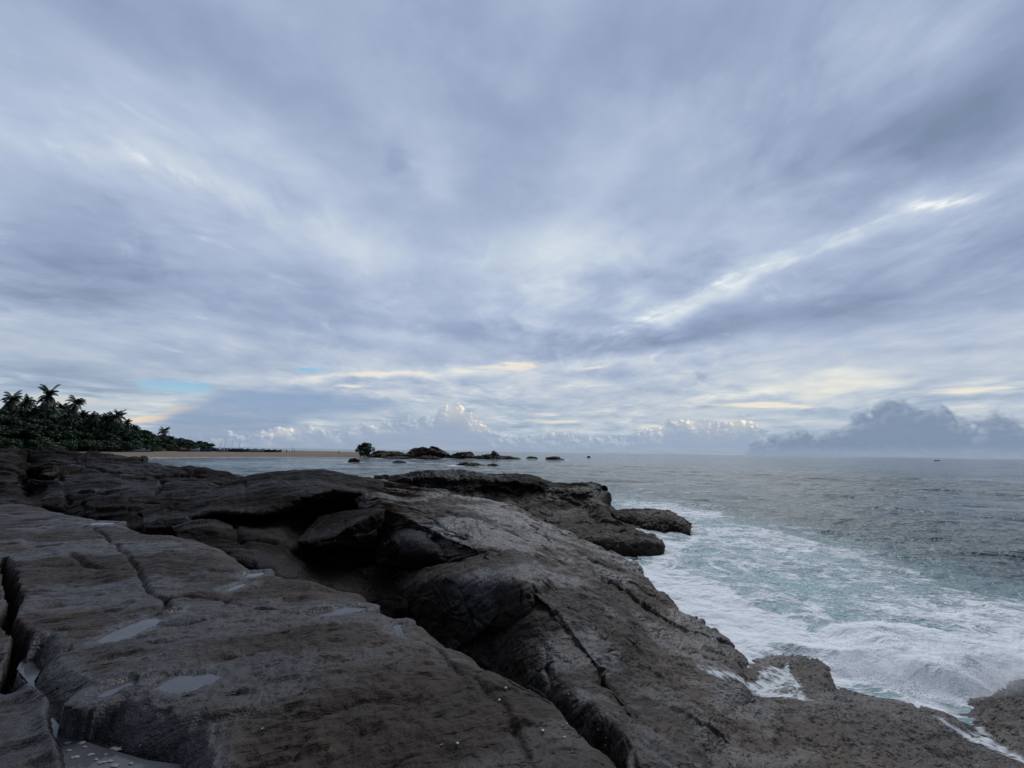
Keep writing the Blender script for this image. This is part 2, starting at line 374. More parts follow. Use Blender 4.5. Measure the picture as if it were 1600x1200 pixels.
# ------------------------------------------------------------------ materials
def new_mat(name):
    m = bpy.data.materials.new(name); m.use_nodes = True; nt = m.node_tree; nt.nodes.clear()
    out = node(nt, 'ShaderNodeOutputMaterial'); b = node(nt, 'ShaderNodeBsdfPrincipled')
    nt.links.new(b.outputs[0], out.inputs[0]); return m, nt, b, out
def plain(name, c, rough=.7, var=.25, scale=3.0):
    m, nt, b, _ = new_mat(name)
    pos = S(nt, node(nt, 'ShaderNodeNewGeometry').outputs['Position'])
    n = noise(nt, pos, scale, 5, .6)
    put(nt, b.inputs['Base Color'], ramp(nt, n, [(.25, tuple(x * (1 - var) for x in c)), (.75, tuple(min(1, x * (1 + var)) for x in c))]))
    b.inputs['Roughness'].default_value = rough; return m
def rock_material(name, dark, mid, light, wet=.5, tide=1.0, far=1.0, rust=.5, spec=.24, gloss=.45, crust=False):
    m, nt, b, _ = new_mat(name)
    geo = node(nt, 'ShaderNodeNewGeometry'); pos = S(nt, geo.outputs['Position'])
    x, y, z = sep(nt, pos); nz = sep(nt, S(nt, geo.outputs['Normal']))[2]
    big = noise(nt, pos, .9 * far, 5, .6)
    # foliation of the gneiss: drawn out along one strike direction
    u = x * .93 + y * .37; v = y * .93 - x * .37
    fol = noise(nt, xyz(nt, u * .30, v * 1.5 + z * 1.2, z * .8), 3.2 * far, 9, .64, .4)
    mid_n = noise(nt, pos, 4.5 * far, 8, .62)
    grain = noise(nt, pos, 60 * far, 4, .6)
    t = big * .42 + fol * .38 + mid_n * .20
    col = ramp(nt, t, [(.38, dark), (.465, mid), (.53, mid), (.63, light)])
    rustm = step(nt, noise(nt, xyz(nt, x * .7, y * .7, z * .5), 1.6 * far, 5, .6), .54, .70) * rust
    col = mix(nt, rustm, col, (.045, .026, .016))
    col = mix(nt, (grain - .3).sat() * .9, mix(nt, 1.0, col, (.62, .62, .66), 'MULTIPLY'), mix(nt, 1.0, col, (1.45, 1.4, 1.35), 'MULTIPLY'))
    if crust:                                # dark crust on the landward end of the ridge
        cm = step(nt, x + (big - .5) * 3.0 + (mid_n - .5) * 1.2, -1.6, -3.2)
        col = mix(nt, cm * .85, col, mix(nt, t, (.004, .003, .002), (.030, .020, .012)))
        spec = (cm * -.28) + spec
    # wet, smoother patches
    wetn = step(nt, noise(nt, xyz(nt, u * .35, v * .9, z), 1.1 * far, 6, .62), .46, .58) * wet
    da = node(nt, 'ShaderNodeAttribute'); da.attribute_name = 'damp'; wetn = wetn.max(S(nt, da.outputs['Fac']) * .9)
    col = mix(nt, wetn * .75, col, (.009, .010, .013))
    # tidal belt: mussels and barnacles crusting the low rock
    vmus = voro(nt, pos, 15.0)
    patch = noise(nt, pos, 2.6, 6, .66)
    belt = step(nt, z + (patch - .5) * 1.3, 1.65, .55) * tide
    mus = step(nt, vmus + (patch - .5) * -2.2, .30, .14) * belt
    col = mix(nt, belt * .6, col, mix(nt, mid_n, (.040, .030, .023), (.19, .150, .117)))
    col = mix(nt, mus, col, (.010, .008, .008))
    rustm2 = step(nt, noise(nt, pos, 1.9, 4, .6), .60, .68) * belt
    col = mix(nt, rustm2 * .7, col, (.055, .027, .013))
    bar = step(nt, voro(nt, pos, 42.0), .20, .10) * step(nt, noise(nt, pos, 3.3, 4, .6), .56, .66) * step(nt, z, 1.9, 1.0) * tide
    col = mix(nt, bar * .8, col, (.30, .28, .25))
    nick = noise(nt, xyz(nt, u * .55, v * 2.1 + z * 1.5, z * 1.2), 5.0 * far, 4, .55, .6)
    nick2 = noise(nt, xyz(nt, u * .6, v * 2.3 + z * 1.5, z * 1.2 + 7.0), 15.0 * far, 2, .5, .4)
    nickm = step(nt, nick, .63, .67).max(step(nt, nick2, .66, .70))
    col = mix(nt, nickm * .7, col, (.005, .0048, .005))  # shade inside the nicks, painted into the base colour
    wb = step(nt, z + (mid_n - .5) * .5, .62, .20) * tide
    col = mix(nt, wb, col, mix(nt, 1.0, col, (.50, .47, .43), 'MULTIPLY'))
    wetn = wetn.max(wb * .30)
    put(nt, b.inputs['Base Color'], col)
    rough = (.62 - wetn * .42) + (mid_n - .5) * .35 + mus * .1
    put(nt, b.inputs['Roughness'], rough.max(.16).min(.95))
    put(nt, b.inputs['Specular IOR Level'], wetn * gloss + spec)
    # relief: ridged foliation, chipped nicks, grain
    ridg = 1.0 - (fol * 2.0 - 1.0).abs()
    pit = voro(nt, pos, 26 * far)
    h = ridg * .022 + mid_n * .065 + grain * .010 - nickm * .035 + pit * .006 + mus * .03
    bp = node(nt, 'ShaderNodeBump'); bp.inputs['Strength'].default_value = .85; bp.inputs['Distance'].default_value = 1.0 / far
    put(nt, bp.inputs['Height'], h); nt.links.new(bp.outputs[0], b.inputs['Normal'])
    return m
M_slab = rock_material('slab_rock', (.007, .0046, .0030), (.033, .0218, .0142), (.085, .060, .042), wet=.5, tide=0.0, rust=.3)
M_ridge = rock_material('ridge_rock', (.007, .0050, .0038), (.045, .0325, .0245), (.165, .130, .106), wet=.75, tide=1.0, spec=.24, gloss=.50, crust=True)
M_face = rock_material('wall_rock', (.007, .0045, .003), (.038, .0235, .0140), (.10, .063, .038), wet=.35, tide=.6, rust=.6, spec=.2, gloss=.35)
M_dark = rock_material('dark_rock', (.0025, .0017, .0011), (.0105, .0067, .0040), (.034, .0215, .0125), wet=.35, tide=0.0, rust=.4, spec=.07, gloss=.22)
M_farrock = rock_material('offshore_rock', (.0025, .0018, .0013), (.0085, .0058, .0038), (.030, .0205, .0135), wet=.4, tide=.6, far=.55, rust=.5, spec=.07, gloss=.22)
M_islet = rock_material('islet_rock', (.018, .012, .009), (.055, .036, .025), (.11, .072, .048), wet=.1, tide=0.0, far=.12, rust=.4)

# ------------------------------------------------------------------ lofted rocks
def catmull(A, n):
    """A (k, ..., 3) -> (n, ..., 3) through the points"""
    k = len(A); A = np.concatenate([[2 * A[0] - A[1]], A, [2 * A[-1] - A[-2]]])
    t = np.linspace(0, k - 1 - 1e-9, n); i = t.astype(int); f = (t - i).reshape((-1,) + (1,) * (A.ndim - 1))
    p0, p1, p2, p3 = A[i], A[i + 1], A[i + 2], A[i + 3]
    s = .42
    return (p1 * (2 * f ** 3 - 3 * f ** 2 + 1) + p2 * (-2 * f ** 3 + 3 * f ** 2)
            + s * (p2 - p0) * (f ** 3 - 2 * f ** 2 + f) + s * (p3 - p1) * (f ** 3 - f ** 2))
def grid_normals(Pg):
    du = np.gradient(Pg, axis=0); dv = np.gradient(Pg, axis=1)
    n = np.cross(du, dv); return n / (np.linalg.norm(n, axis=2)[..., None] + 1e-9)
def strike(p, a=.30, b=1.5):
    x, y, z = p[:, 0], p[:, 1], p[:, 2]
    u = x * .93 + y * .37; v = y * .93 - x * .37
    return np.stack([u * a, v * b + z * b * .8, z * b * .5], 1)
def facet(p, s, k):
    """blocky relief: every cell is a plane of its own height and tilt; also the distance to the nearest joint"""
    q = p * s; i = np.floor(q).astype(np.int64); best = np.full(len(p), 9.0); sec = best.copy(); val = np.zeros(len(p))
    for dx in (-1, 0, 1):
        for dy in (-1, 0, 1):
            for dz in (-1, 0, 1):
                c = i + (dx, dy, dz); h = _perm[(_perm[(_perm[c[:, 0] & 511] + c[:, 1]) & 511] + c[:, 2] + k) & 511]
                off = q - (c + .5 + _grad[h] * .42); d = np.linalg.norm(off, axis=1)
                g = _grad[(h * 7 + 3) & 511]; v = g[:, 0] * .55 + (off * g[:, [1, 2, 0]]).sum(1) * .9
                new = d < best
                sec = np.where(new, best, np.minimum(sec, d)); val = np.where(new, v, val); best = np.where(new, d, best)
    return val, sec - best
def loft_rock(name, cols, mat, label, res, back, amp, blocks=0.0, cracks=(), cat='rock', group=None, seed=0.0, block_s=1.1, kind=None, rough=.009, cap=None):
    """cols: columns from left to right, each a list of (px, py, distance) from crest to foot; back: (dy, dz) rows hung behind the crest"""
    K = np.array([[P(*q) for q in c] for c in cols])                 # (cols, rows, 3)
    rows = [K[:, r] for r in range(K.shape[1])]
    pre = [K[:, 0] + np.array([0, dy, dz]) for dy, dz in back][::-1]
    foot = K[:, -1] + np.array([0, .1, -1.4])
    A = np.stack(pre + rows + [foot])                                # (rows, cols, 3)
    if cap: A = np.concatenate([A, A[:, -1:] + np.array(cap)], 1)
    def even(D, n):                          # rows spaced evenly as seen from the near shore
        dd = np.linalg.norm(np.diff(D, axis=0), axis=2) / np.linalg.norm(D[1:] - CAM, axis=2)
        c = np.r_[0, np.cumsum(dd.mean(1) + .25 * dd.max(1))]; t = np.interp(np.linspace(0, c[-1], n), c, np.arange(len(c)))
        i = np.minimum(t.astype(int), len(D) - 2); f = (t - i)[:, None, None]; return D[i] * (1 - f) + D[i + 1] * f
    Pg = even(catmull(A, res[0] * 3), res[0]); Pg = even(catmull(Pg.transpose(1, 0, 2), res[1] * 3), res[1]).transpose(1, 0, 2)
    nr, nc = Pg.shape[:2]
    N = grid_normals(Pg)
    if N[..., 2].mean() < 0: N = -N
    for _ in range(10):
        Np = np.pad(N, ((1, 1), (1, 1), (0, 0)), mode='edge'); N = (Np[:-2, 1:-1] + Np[2:, 1:-1] + Np[1:-1, :-2] + Np[1:-1, 2:] + N) / 5
    N /= np.linalg.norm(N, axis=2)[..., None] + 1e-9
    p = Pg.reshape(-1, 3); n = N.reshape(-1, 3)
    q = p + seed
    d = amp * (.55 * fbm(q * .9, 4) + .30 * np.abs(fbm(strike(q) * 1.6, 5, .55)) + .16 * fbm(q * 3.5, 4, .55))
    if blocks:
        qq = q + .25 * np.stack([perlin(q * 1.3), perlin(q * 1.3 + 40), perlin(q * 1.3 + 80)], 1)
        v, e = facet(qq * np.array([.6, 1, 1.3]), block_s, 11)
        v2, e2 = facet(qq * np.array([.5, 1, 1.2]), block_s * 2.9, 31)
        where = sstep(fbm(q * .45 + 9, 2), -.50, .25) * (.35 + .65 * sstep(n[:, 2], .92, .55))
        d = d + blocks * (.15 * v - .07 * np.exp(-(e / .022) ** 2) + .055 * v2 - .02 * np.exp(-(e2 / .03) ** 2)) * where
    d = d + rough * (fbm(q * 9, 5, .62) * .8 - 1.1 * sstep(fbm(strike(q + 3 + .22 * np.stack([perlin(q * 2.1), perlin(q * 2.1 + 33), perlin(q * 2.1 + 66)], 1), 1.0, 2.4) * 2.6, 4, .6), .40, .62) + .5 * fbm(q * 2.4 + 60, 3))
    for poly, w, dep in cracks:
        dd = seg_dist(p, np.array([P(*c) for c in poly]) )
        d = d - dep * np.exp(-(dd / w) ** 2)
    p = p + n * d[:, None]
    F = grid_faces(nr, nc)
    nrm = np.cross(p[F[:, 1]] - p[F[:, 0]], p[F[:, 3]] - p[F[:, 0]])
    if nrm[:, 2].mean() < 0: F = F[:, ::-1]
    o = mesh_obj(name, p, np.ascontiguousarray(F), mat, origin=(p[:, 0].mean(), p[:, 1].mean(), p[:, 2].min()))
    return tag(o, label, cat, group, kind)

BACK = [(.35, -.12), (1.0, -.7), (1.8, -2.2)]
ridge_cols = [
    [(540, 742, 11.6), (540, 760, 10.6), (560, 790, 9.6), (580, 835, 8.9), (590, 900, 7.8)],
    [(590, 748, 11.6), (590, 768, 10.3), (612, 795, 9.2), (622, 842, 8.4), (625, 925, 7.0)],
    [(650, 762, 11.8), (650, 788, 10.0), (655, 815, 8.8), (660, 866, 7.8), (665, 950, 6.2)],
    [(700, 769, 11.9), (698, 798, 9.8), (700, 836, 8.2), (704, 886, 7.2), (705, 980, 5.5)],
    [(750, 780, 12.0), (745, 812, 9.5), (742, 852, 7.7), (745, 905, 6.6), (745, 1005, 5.0)],
    [(800, 792, 12.0), (788, 832, 9.2), (772, 872, 7.2), (772, 928, 6.2), (768, 1025, 4.7)],
    [(850, 818, 12.0), (830, 856, 8.8), (806, 892, 6.8), (802, 955, 5.7), (798, 1045, 4.4)],
    [(930, 853, 12.0), (900, 902, 8.2), (862, 942, 6.1), (852, 1005, 5.1), (852, 1085, 4.1)],
    [(985, 884, 11.7), (955, 945, 7.9), (915, 1002, 5.5), (905, 1058, 4.7), (912, 1130, 3.8)],
    [(1020, 918, 11.0), (985, 975, 7.5), (940, 1035, 5.2), (932, 1085, 4.5), (945, 1150, 3.6)],
    [(1060, 955, 10.3), (1015, 1014, 7.1), (965, 1070, 4.9), (960, 1115, 4.3), (980, 1175, 3.5)],
    [(1120, 997, 9.4), (1075, 1057, 6.8), (1020, 1128, 4.5), (1015, 1180, 3.9), (1030, 1240, 3.3)],
    [(1168, 1030, 8.9), (1150, 1085, 7.1), (1105, 1160, 4.9), (1090, 1215, 4.2), (1090, 1290, 3.5)]]
def brow_face(c):                        # sharp brow, then a steep face
    crest, mid, brow, face, foot = c; D = brow[2]
    k = float(np.interp(brow[0], [560, 660, 760, 900, 1000], [1.0, 1.0, .8, 1.2, 1.6]))
    return [crest, mid, brow, (brow[0] * .75 + face[0] * .25, brow[1] * .75 + face[1] * .25, D - .16 * k), (face[0], face[1], D - .60 * k), (foot[0], foot[1], D - 1.1 * k)]
ridge_cols = [brow_face(c) for c in ridge_cols]
loft_rock('rock_ridge', ridge_cols, M_ridge, 'long dark ridge of rock sloping down to the foaming sea at its right', (640, 760), BACK, .13, 1.1, cap=(.55, .1, -.7),
          cracks=[([(640, 795, 9.6), (760, 815, 9.4), (830, 845, 9.2), (880, 880, 8.6)], .05, .07),
                  ([(640, 880, 7.6), (720, 872, 7.3), (790, 862, 7.7)], .10, .22), ([(870, 960, 5.8), (930, 1020, 5.2), (1000, 1120, 4.5)], .04, .10), ([(905, 915, 7.6), (940, 950, 7.6)], .03, .06)])
buttress_cols = [
    [(612, 905, 8.0), (615, 915, 7.7), (620, 930, 7.5), (625, 960, 7.3), (625, 1000, 7.2)],
    [(650, 884, 8.0), (652, 893, 7.6), (655, 915, 7.2), (660, 950, 7.0), (660, 1010, 6.9)],
    [(700, 878, 7.9), (700, 886, 7.4), (705, 902, 6.9), (712, 950, 6.6), (712, 1030, 6.5)],
    [(750, 870, 7.6), (755, 880, 7.1), (760, 905, 6.5), (765, 960, 6.25), (765, 1050, 6.15)],
    [(800, 866, 7.3), (808, 882, 6.8), (815, 912, 6.2), (818, 970, 5.95), (815, 1070, 5.85)],
    [(845, 892, 7.2), (848, 907, 6.78), (850, 942, 6.3), (848, 1000, 6.0), (845, 1100, 5.9)],
    [(880, 955, 6.8), (879, 970, 6.55), (878, 995, 6.25), (876, 1050, 6.1), (874, 1120, 6.0)],
    [(898, 1005, 6.8), (897, 1020, 6.6), (896, 1045, 6.4), (894, 1085, 6.3), (892, 1150, 6.2)]]
loft_rock('rock_buttress', buttress_cols, M_ridge, 'broken dark brown rock wall under the ridge brow, facing the gully', (260, 420), [(.2, -.05), (.6, -.5), (1.0, -1.3)], .08, 1.3, seed=83.0, block_s=1.15, cap=(.1, .2, -.2),
          cracks=[([(815, 925, 6.1), (814, 975, 5.9)], .012, .05), ([(765, 925, 6.4), (815, 935, 6.1), (868, 930, 6.0)], .02, .07), ([(868, 920, 6.1), (876, 985, 5.65), (868, 1050, 5.5)], .02, .08),
                  ([(725, 915, 6.8), (735, 965, 6.4), (740, 1000, 6.3)], .025, .08), ([(830, 985, 5.85), (880, 1000, 5.6), (910, 1045, 5.3)], .02, .07)])
bench_cols = [
    [(1085, 1085, 6.75), (1075, 1130, 5.6), (1060, 1180, 4.7), (1050, 1230, 4.0)],
    [(1165, 1062, 7.9), (1150, 1105, 6.6), (1130, 1160, 5.4), (1120, 1240, 4.3)],
    [(1215, 1026, 9.0), (1210, 1092, 7.2), (1200, 1160, 5.7), (1190, 1250, 4.5)],
    [(1285, 1034, 8.9), (1280, 1095, 7.3), (1275, 1160, 5.9), (1270, 1260, 4.6)],
    [(1310, 1075, 8.05), (1320, 1115, 7.1), (1330, 1165, 6.1), (1330, 1270, 4.8)],
    [(1400, 1102, 7.65), (1410, 1140, 6.9), (1420, 1185, 6.1), (1420, 1280, 4.8)],
    [(1510, 1112, 7.5), (1515, 1150, 6.85), (1520, 1190, 6.2), (1520, 1290, 4.8)],
    [(1580, 1080, 8.0), (1600, 1130, 7.1), (1610, 1190, 6.2), (1620, 1290, 4.9)],
    [(1700, 1060, 8.3), (1720, 1120, 7.2), (1730, 1190, 6.1), (1740, 1290, 4.9)],
    [(1850, 1090, 7.8), (1860, 1130, 7.0), (1870, 1190, 6.1), (1880, 1290, 4.9)]]
bench_cols = [[(x, y, d * float(np.interp(x, [1100, 1250, 1400, 1550], [1, .99, .965, .965]))) for x, y, d in c] for c in bench_cols]
loft_rock('rock_bench', bench_cols, M_ridge, 'low wave-washed shelf of rock crusted with mussels under the breaking wave', (300, 480), [(.5, -.15), (1.2, -.6), (2.0, -1.5)], .06, .30, seed=31.0, block_s=1.6, rough=.025,
          cracks=[([(1080, 1082, 6.75), (1150, 1078, 7.1), (1190, 1070, 7.6), (1240, 1050, 8.4)], .30, .10),
                  ([(1480, 1110, 7.5), (1530, 1150, 6.85), (1590, 1190, 6.2), (1680, 1230, 5.6)], .25, .08), ([(1425, 1172, 6.3), (1470, 1165, 6.5), (1530, 1150, 6.8)], .08, .14)])
dome_cols = [
    [(225, 806, 8.2), (225, 811, 8.0), (225, 817, 7.8), (226, 823, 7.6), (228, 840, 7.6)],
    [(262, 784, 8.8), (262, 795, 8.4), (260, 806, 8.0), (258, 818, 7.7), (258, 840, 7.6)],
    [(305, 768, 9.3), (302, 783, 8.8), (298, 798, 8.3), (294, 811, 7.9), (292, 830, 7.9)],
    [(350, 757, 9.8), (345, 772, 9.2), (340, 788, 8.5), (336, 802, 8.2), (342, 813, 8.7)],
    [(400, 742, 10.3), (395, 760, 9.5), (390, 785, 8.7), (386, 804, 8.3), (395, 814, 9.0)],
    [(450, 735.5, 10.6), (445, 755, 9.6), (440, 780, 8.8), (434, 802, 8.5), (440, 815, 9.3)],
    [(500, 735, 10.8), (500, 752, 9.8), (490, 770, 9.1), (478, 786, 9.0), (480, 812, 9.7)],
    [(540, 741, 11.0), (540, 752, 10.3), (530, 764, 9.6), (518, 776, 9.5), (520, 812, 10.0)],
    [(600, 752, 11.2), (600, 760, 10.8), (595, 770, 10.3), (590, 780, 10.2), (590, 805, 10.4)]]
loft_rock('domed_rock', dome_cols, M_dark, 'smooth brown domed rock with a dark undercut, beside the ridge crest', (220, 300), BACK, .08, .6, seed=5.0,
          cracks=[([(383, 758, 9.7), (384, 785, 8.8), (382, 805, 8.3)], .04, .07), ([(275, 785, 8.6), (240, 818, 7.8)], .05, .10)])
ledge_cols = [
    [(268, 815, 8.4), (268, 820, 8.0), (270, 828, 7.5), (280, 842, 7.2), (290, 875, 6.8)],
    [(330, 806, 8.6), (330, 813, 8.1), (332, 824, 7.5), (350, 850, 7.1), (362, 885, 6.6)],
    [(368, 806, 8.7), (370, 826, 8.0), (375, 838, 7.5), (385, 858, 7.1), (395, 895, 6.5)],
    [(400, 810, 8.8), (395, 826, 8.1), (392, 842, 7.5), (398, 860, 7.1), (408, 905, 6.3)],
    [(440, 812, 8.9), (435, 828, 8.3), (432, 846, 7.7), (436, 868, 7.2), (440, 915, 6.3)],
    [(470, 822, 9.2), (468, 840, 8.7), (466, 858, 8.1), (466, 880, 7.6), (470, 920, 6.6)],
    [(500, 864, 9.0), (500, 872, 8.6), (502, 882, 8.15), (505, 905, 7.65), (510, 940, 6.9)],
    [(560, 872, 9.2), (560, 880, 8.8), (562, 890, 8.4), (565, 912, 7.9), (570, 960, 7.2)],
    [(632, 882, 8.6), (632, 890, 8.2), (634, 902, 7.9), (636, 925, 7.5), (640, 970, 7.0)]]
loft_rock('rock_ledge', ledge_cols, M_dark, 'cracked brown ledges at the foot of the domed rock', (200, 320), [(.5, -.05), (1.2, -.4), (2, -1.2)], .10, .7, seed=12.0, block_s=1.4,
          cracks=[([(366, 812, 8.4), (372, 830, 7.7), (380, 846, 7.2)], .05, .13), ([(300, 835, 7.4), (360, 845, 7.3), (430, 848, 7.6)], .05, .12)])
block_cols = [
    [(500, 808, 9.0), (486, 824, 8.5), (464, 843, 7.9), (466, 851, 7.85), (478, 866, 8.2)],
    [(530, 801, 9.0), (512, 818, 8.5), (490, 842, 7.85), (490, 855, 7.8), (498, 870, 8.2)],
    [(565, 797, 9.0), (545, 812, 8.5), (518, 838, 7.9), (517, 855, 7.85), (522, 872, 8.2)],
    [(592, 795, 9.0), (575, 806, 8.5), (535, 832, 7.95), (534, 854, 7.95), (540, 874, 8.3)],
    [(602, 797, 9.1), (600, 812, 8.9), (590, 835, 8.7), (585, 858, 8.7), (585, 878, 8.8)]]
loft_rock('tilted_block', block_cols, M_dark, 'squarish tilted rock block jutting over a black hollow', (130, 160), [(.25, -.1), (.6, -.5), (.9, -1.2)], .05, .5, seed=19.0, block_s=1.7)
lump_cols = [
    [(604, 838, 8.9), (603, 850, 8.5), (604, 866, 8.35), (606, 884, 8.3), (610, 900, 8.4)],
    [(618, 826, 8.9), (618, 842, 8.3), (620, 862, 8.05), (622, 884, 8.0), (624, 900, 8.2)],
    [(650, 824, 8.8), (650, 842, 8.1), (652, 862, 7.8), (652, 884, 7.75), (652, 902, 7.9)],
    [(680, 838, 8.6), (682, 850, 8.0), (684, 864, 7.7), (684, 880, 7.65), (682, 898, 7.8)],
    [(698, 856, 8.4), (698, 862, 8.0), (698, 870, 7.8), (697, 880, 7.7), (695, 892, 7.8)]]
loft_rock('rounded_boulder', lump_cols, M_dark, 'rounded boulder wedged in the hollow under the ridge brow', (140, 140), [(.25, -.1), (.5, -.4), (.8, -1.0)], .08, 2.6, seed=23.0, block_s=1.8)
left_cols = [
    [(-140, 702, 12.5), (-140, 718, 11.5), (-140, 738, 10.8), (-140, 765, 10), (-140, 800, 9)],
    [(-40, 702, 12.8), (-40, 718, 11.9), (-40, 738, 11), (-40, 765, 10.2), (-40, 800, 9)],
    [(18, 705, 13), (15, 718, 12.2), (20, 740, 11.3), (25, 762, 10.8), (20, 795, 9.3)],
    [(45, 708, 13.2), (44, 728, 12.8), (46, 742, 12.2), (48, 768, 11.3), (45, 800, 9.4)],
    [(80, 709, 13.5), (80, 724, 12.7), (75, 735, 11.5), (75, 765, 10.6), (75, 804, 9.2)],
    [(120, 709, 13.8), (118, 724, 12.9), (112, 738, 11.7), (112, 765, 10.7), (110, 808, 8.9)],
    [(150, 710, 14), (150, 724, 13), (150, 738, 12), (145, 765, 10.6), (140, 812, 8.6)],
    [(210, 717, 14), (205, 730, 13), (205, 744, 12), (205, 770, 10.5), (205, 830, 8.2)],
    [(260, 725, 14), (260, 736, 13.2), (255, 750, 12), (255, 772, 10.8), (250, 815, 9)],
    [(310, 731, 14), (310, 740, 13.3), (305, 752, 12.3), (305, 770, 11), (300, 810, 9.5)],
    [(355, 737, 14), (355, 744, 13.4), (352, 755, 12.6), (350, 770, 11.5), (345, 810, 10)],
    [(390, 750, 13.8), (388, 755, 13.4), (386, 762, 12.8), (384, 775, 12), (380, 810, 11)]]
loft_rock('rock_outcrop', left_cols, M_dark, 'dark blocky rock outcrop reaching up to the sandy beach and the trees', (240, 460), BACK, .14, 2.4, seed=44.0, block_s=.85,
          cracks=[([(46, 738, 11.4), (47, 780, 10.4)], .06, .22), ([(98, 736, 11.5), (103, 765, 10.5), (111, 795, 9.4)], .05, .20), ([(40, 727, 12.4), (120, 726, 12.6), (190, 740, 12.2)], .07, .18),
                  ([(255, 752, 12), (245, 772, 10.7)], .05, .12), ([(200, 748, 11.8), (300, 752, 12.2), (360, 758, 12.4)], .06, .14)])
head_cols = [
    [(585, 750, 27), (585, 756, 26.5), (585, 766, 26), (585, 782, 25), (585, 820, 22)],
    [(640, 740, 28), (640, 747, 27), (640, 758, 26), (640, 776, 25), (640, 820, 22)],
    [(690, 735, 29), (690, 745, 27.3), (692, 758, 26.2), (700, 776, 25), (700, 820, 22)],
    [(760, 740, 29.5), (760, 748, 27.8), (760, 761, 26.2), (760, 782, 25), (760, 830, 21.5)],
    [(812, 742, 30), (815, 752, 28), (815, 765, 26.5), (815, 786, 25), (820, 835, 21)],
    [(840, 748, 30), (836, 757, 28.2), (830, 770, 26.5), (840, 790, 24.7), (845, 838, 21)],
    [(880, 757, 30.3), (876, 763, 28.8), (868, 778, 26.4), (872, 798, 24.4), (880, 842, 20.6)],
    [(928, 757, 30.8), (922, 764, 29), (912, 782, 26.6), (915, 803, 24.2), (925, 845, 20.2)],
    [(942, 760, 31), (940, 768, 29.6), (938, 788, 27), (945, 810, 24), (960, 845, 20.2)],
    [(947, 774, 31), (948, 784, 29.6), (955, 798, 27.6), (978, 816, 24), (990, 845, 20.4)],
    [(951, 790, 30.8), (956, 797, 29.6), (970, 806, 27.6), (1004, 825, 24), (1018, 848, 20.6)]]
def wall(c):                              # upper wall steep, low shelf in front
    a, b, r2, r3, r4 = c; return [a, b, (r2[0], r2[1], b[2] - .35 * (b[2] - r2[2])), (r3[0], r3[1], b[2] - .62 * (b[2] - r3[2])), r4]
head_cols = [wall(c) for c in head_cols[:8]] + head_cols[8:]
loft_rock('rock_headland', head_cols, M_farrock, 'flat-topped dark headland rock with a steep end above the foam', (240, 420), [(.6, -.1), (1.6, -.8), (3, -3)], .26, 2.8, seed=51.0, block_s=.5,
          cracks=[([(925, 760, 29), (930, 785, 27)], .12, .3), ([(834, 765, 26.8), (838, 790, 24.8)], .10, .25), ([(700, 765, 25.8), (800, 778, 25.6)], .16, .2)])
shelf_cols = [
    [(850, 824, 21.8), (850, 832, 20), (852, 842, 19), (858, 856, 18), (866, 885, 17)],
    [(930, 832, 21.2), (930, 836, 19.9), (932, 842, 18.8), (935, 864, 18.0), (940, 890, 16.8)],
    [(985, 834, 21.2), (985, 839, 20), (985, 847, 18.9), (988, 872, 17.7), (990, 890, 16.9)],
    [(1018, 838, 21), (1020, 843, 20), (1027, 849, 19), (1028, 866, 18.1), (1030, 880, 17.5)],
    [(1034, 843, 20.7), (1036, 846, 19.9), (1038, 851, 19.2), (1037, 863, 18.5), (1038, 876, 18)]]
def ledge_wall(c, dz, back):              # a wall rising straight out of the water
    D = G(c[3][0], c[3][1], .06)[1]
    return [(c[0][0], c[0][1], D + back), (c[1][0], c[1][1], D + back * .55), (c[2][0], c[2][1], D + dz), (c[3][0], c[3][1], D), (c[4][0], c[4][1], D - .15)]
shelf_cols = [ledge_wall(c, .35, 3.6) for c in shelf_cols]
loft_rock('rock_shelf', shelf_cols, M_farrock, 'black wet shelf of rock dropping straight into the foam', (130, 200), [(.5, -.1), (1.2, -.6), (2, -1.5)], .26, 2.2, seed=61.0, block_s=.8, rough=.05)
tongue_cols = [
    [(950, 799, 27.5), (953, 803, 26.5), (962, 809, 25.5), (975, 820, 24), (985, 838, 22)],
    [(1000, 797, 27.2), (1000, 803, 26), (1003, 811, 25), (1008, 826, 23.7), (1010, 842, 22)],
    [(1045, 800, 26.6), (1045, 806, 25.5), (1046, 814, 24.6), (1048, 829, 23.4), (1048, 844, 22)],
    [(1068, 809, 25.8), (1069, 814, 25), (1070, 820, 24.4), (1070, 831, 23.3), (1070, 844, 22.3)],
    [(1079, 819, 24.9), (1079, 823, 24.5), (1079, 827, 24), (1079, 833, 23.4), (1079, 844, 22.4)]]
tongue_cols = [ledge_wall(c, .55, 3.0) for c in tongue_cols]
loft_rock('rock_tongue', tongue_cols, M_farrock, 'low rounded tongue of rock washed by foam at the headland end', (110, 170), [(.5, -.1), (1.2, -.6), (2, -1.5)], .24, 1.8, seed=71.0, block_s=.8, rough=.05)

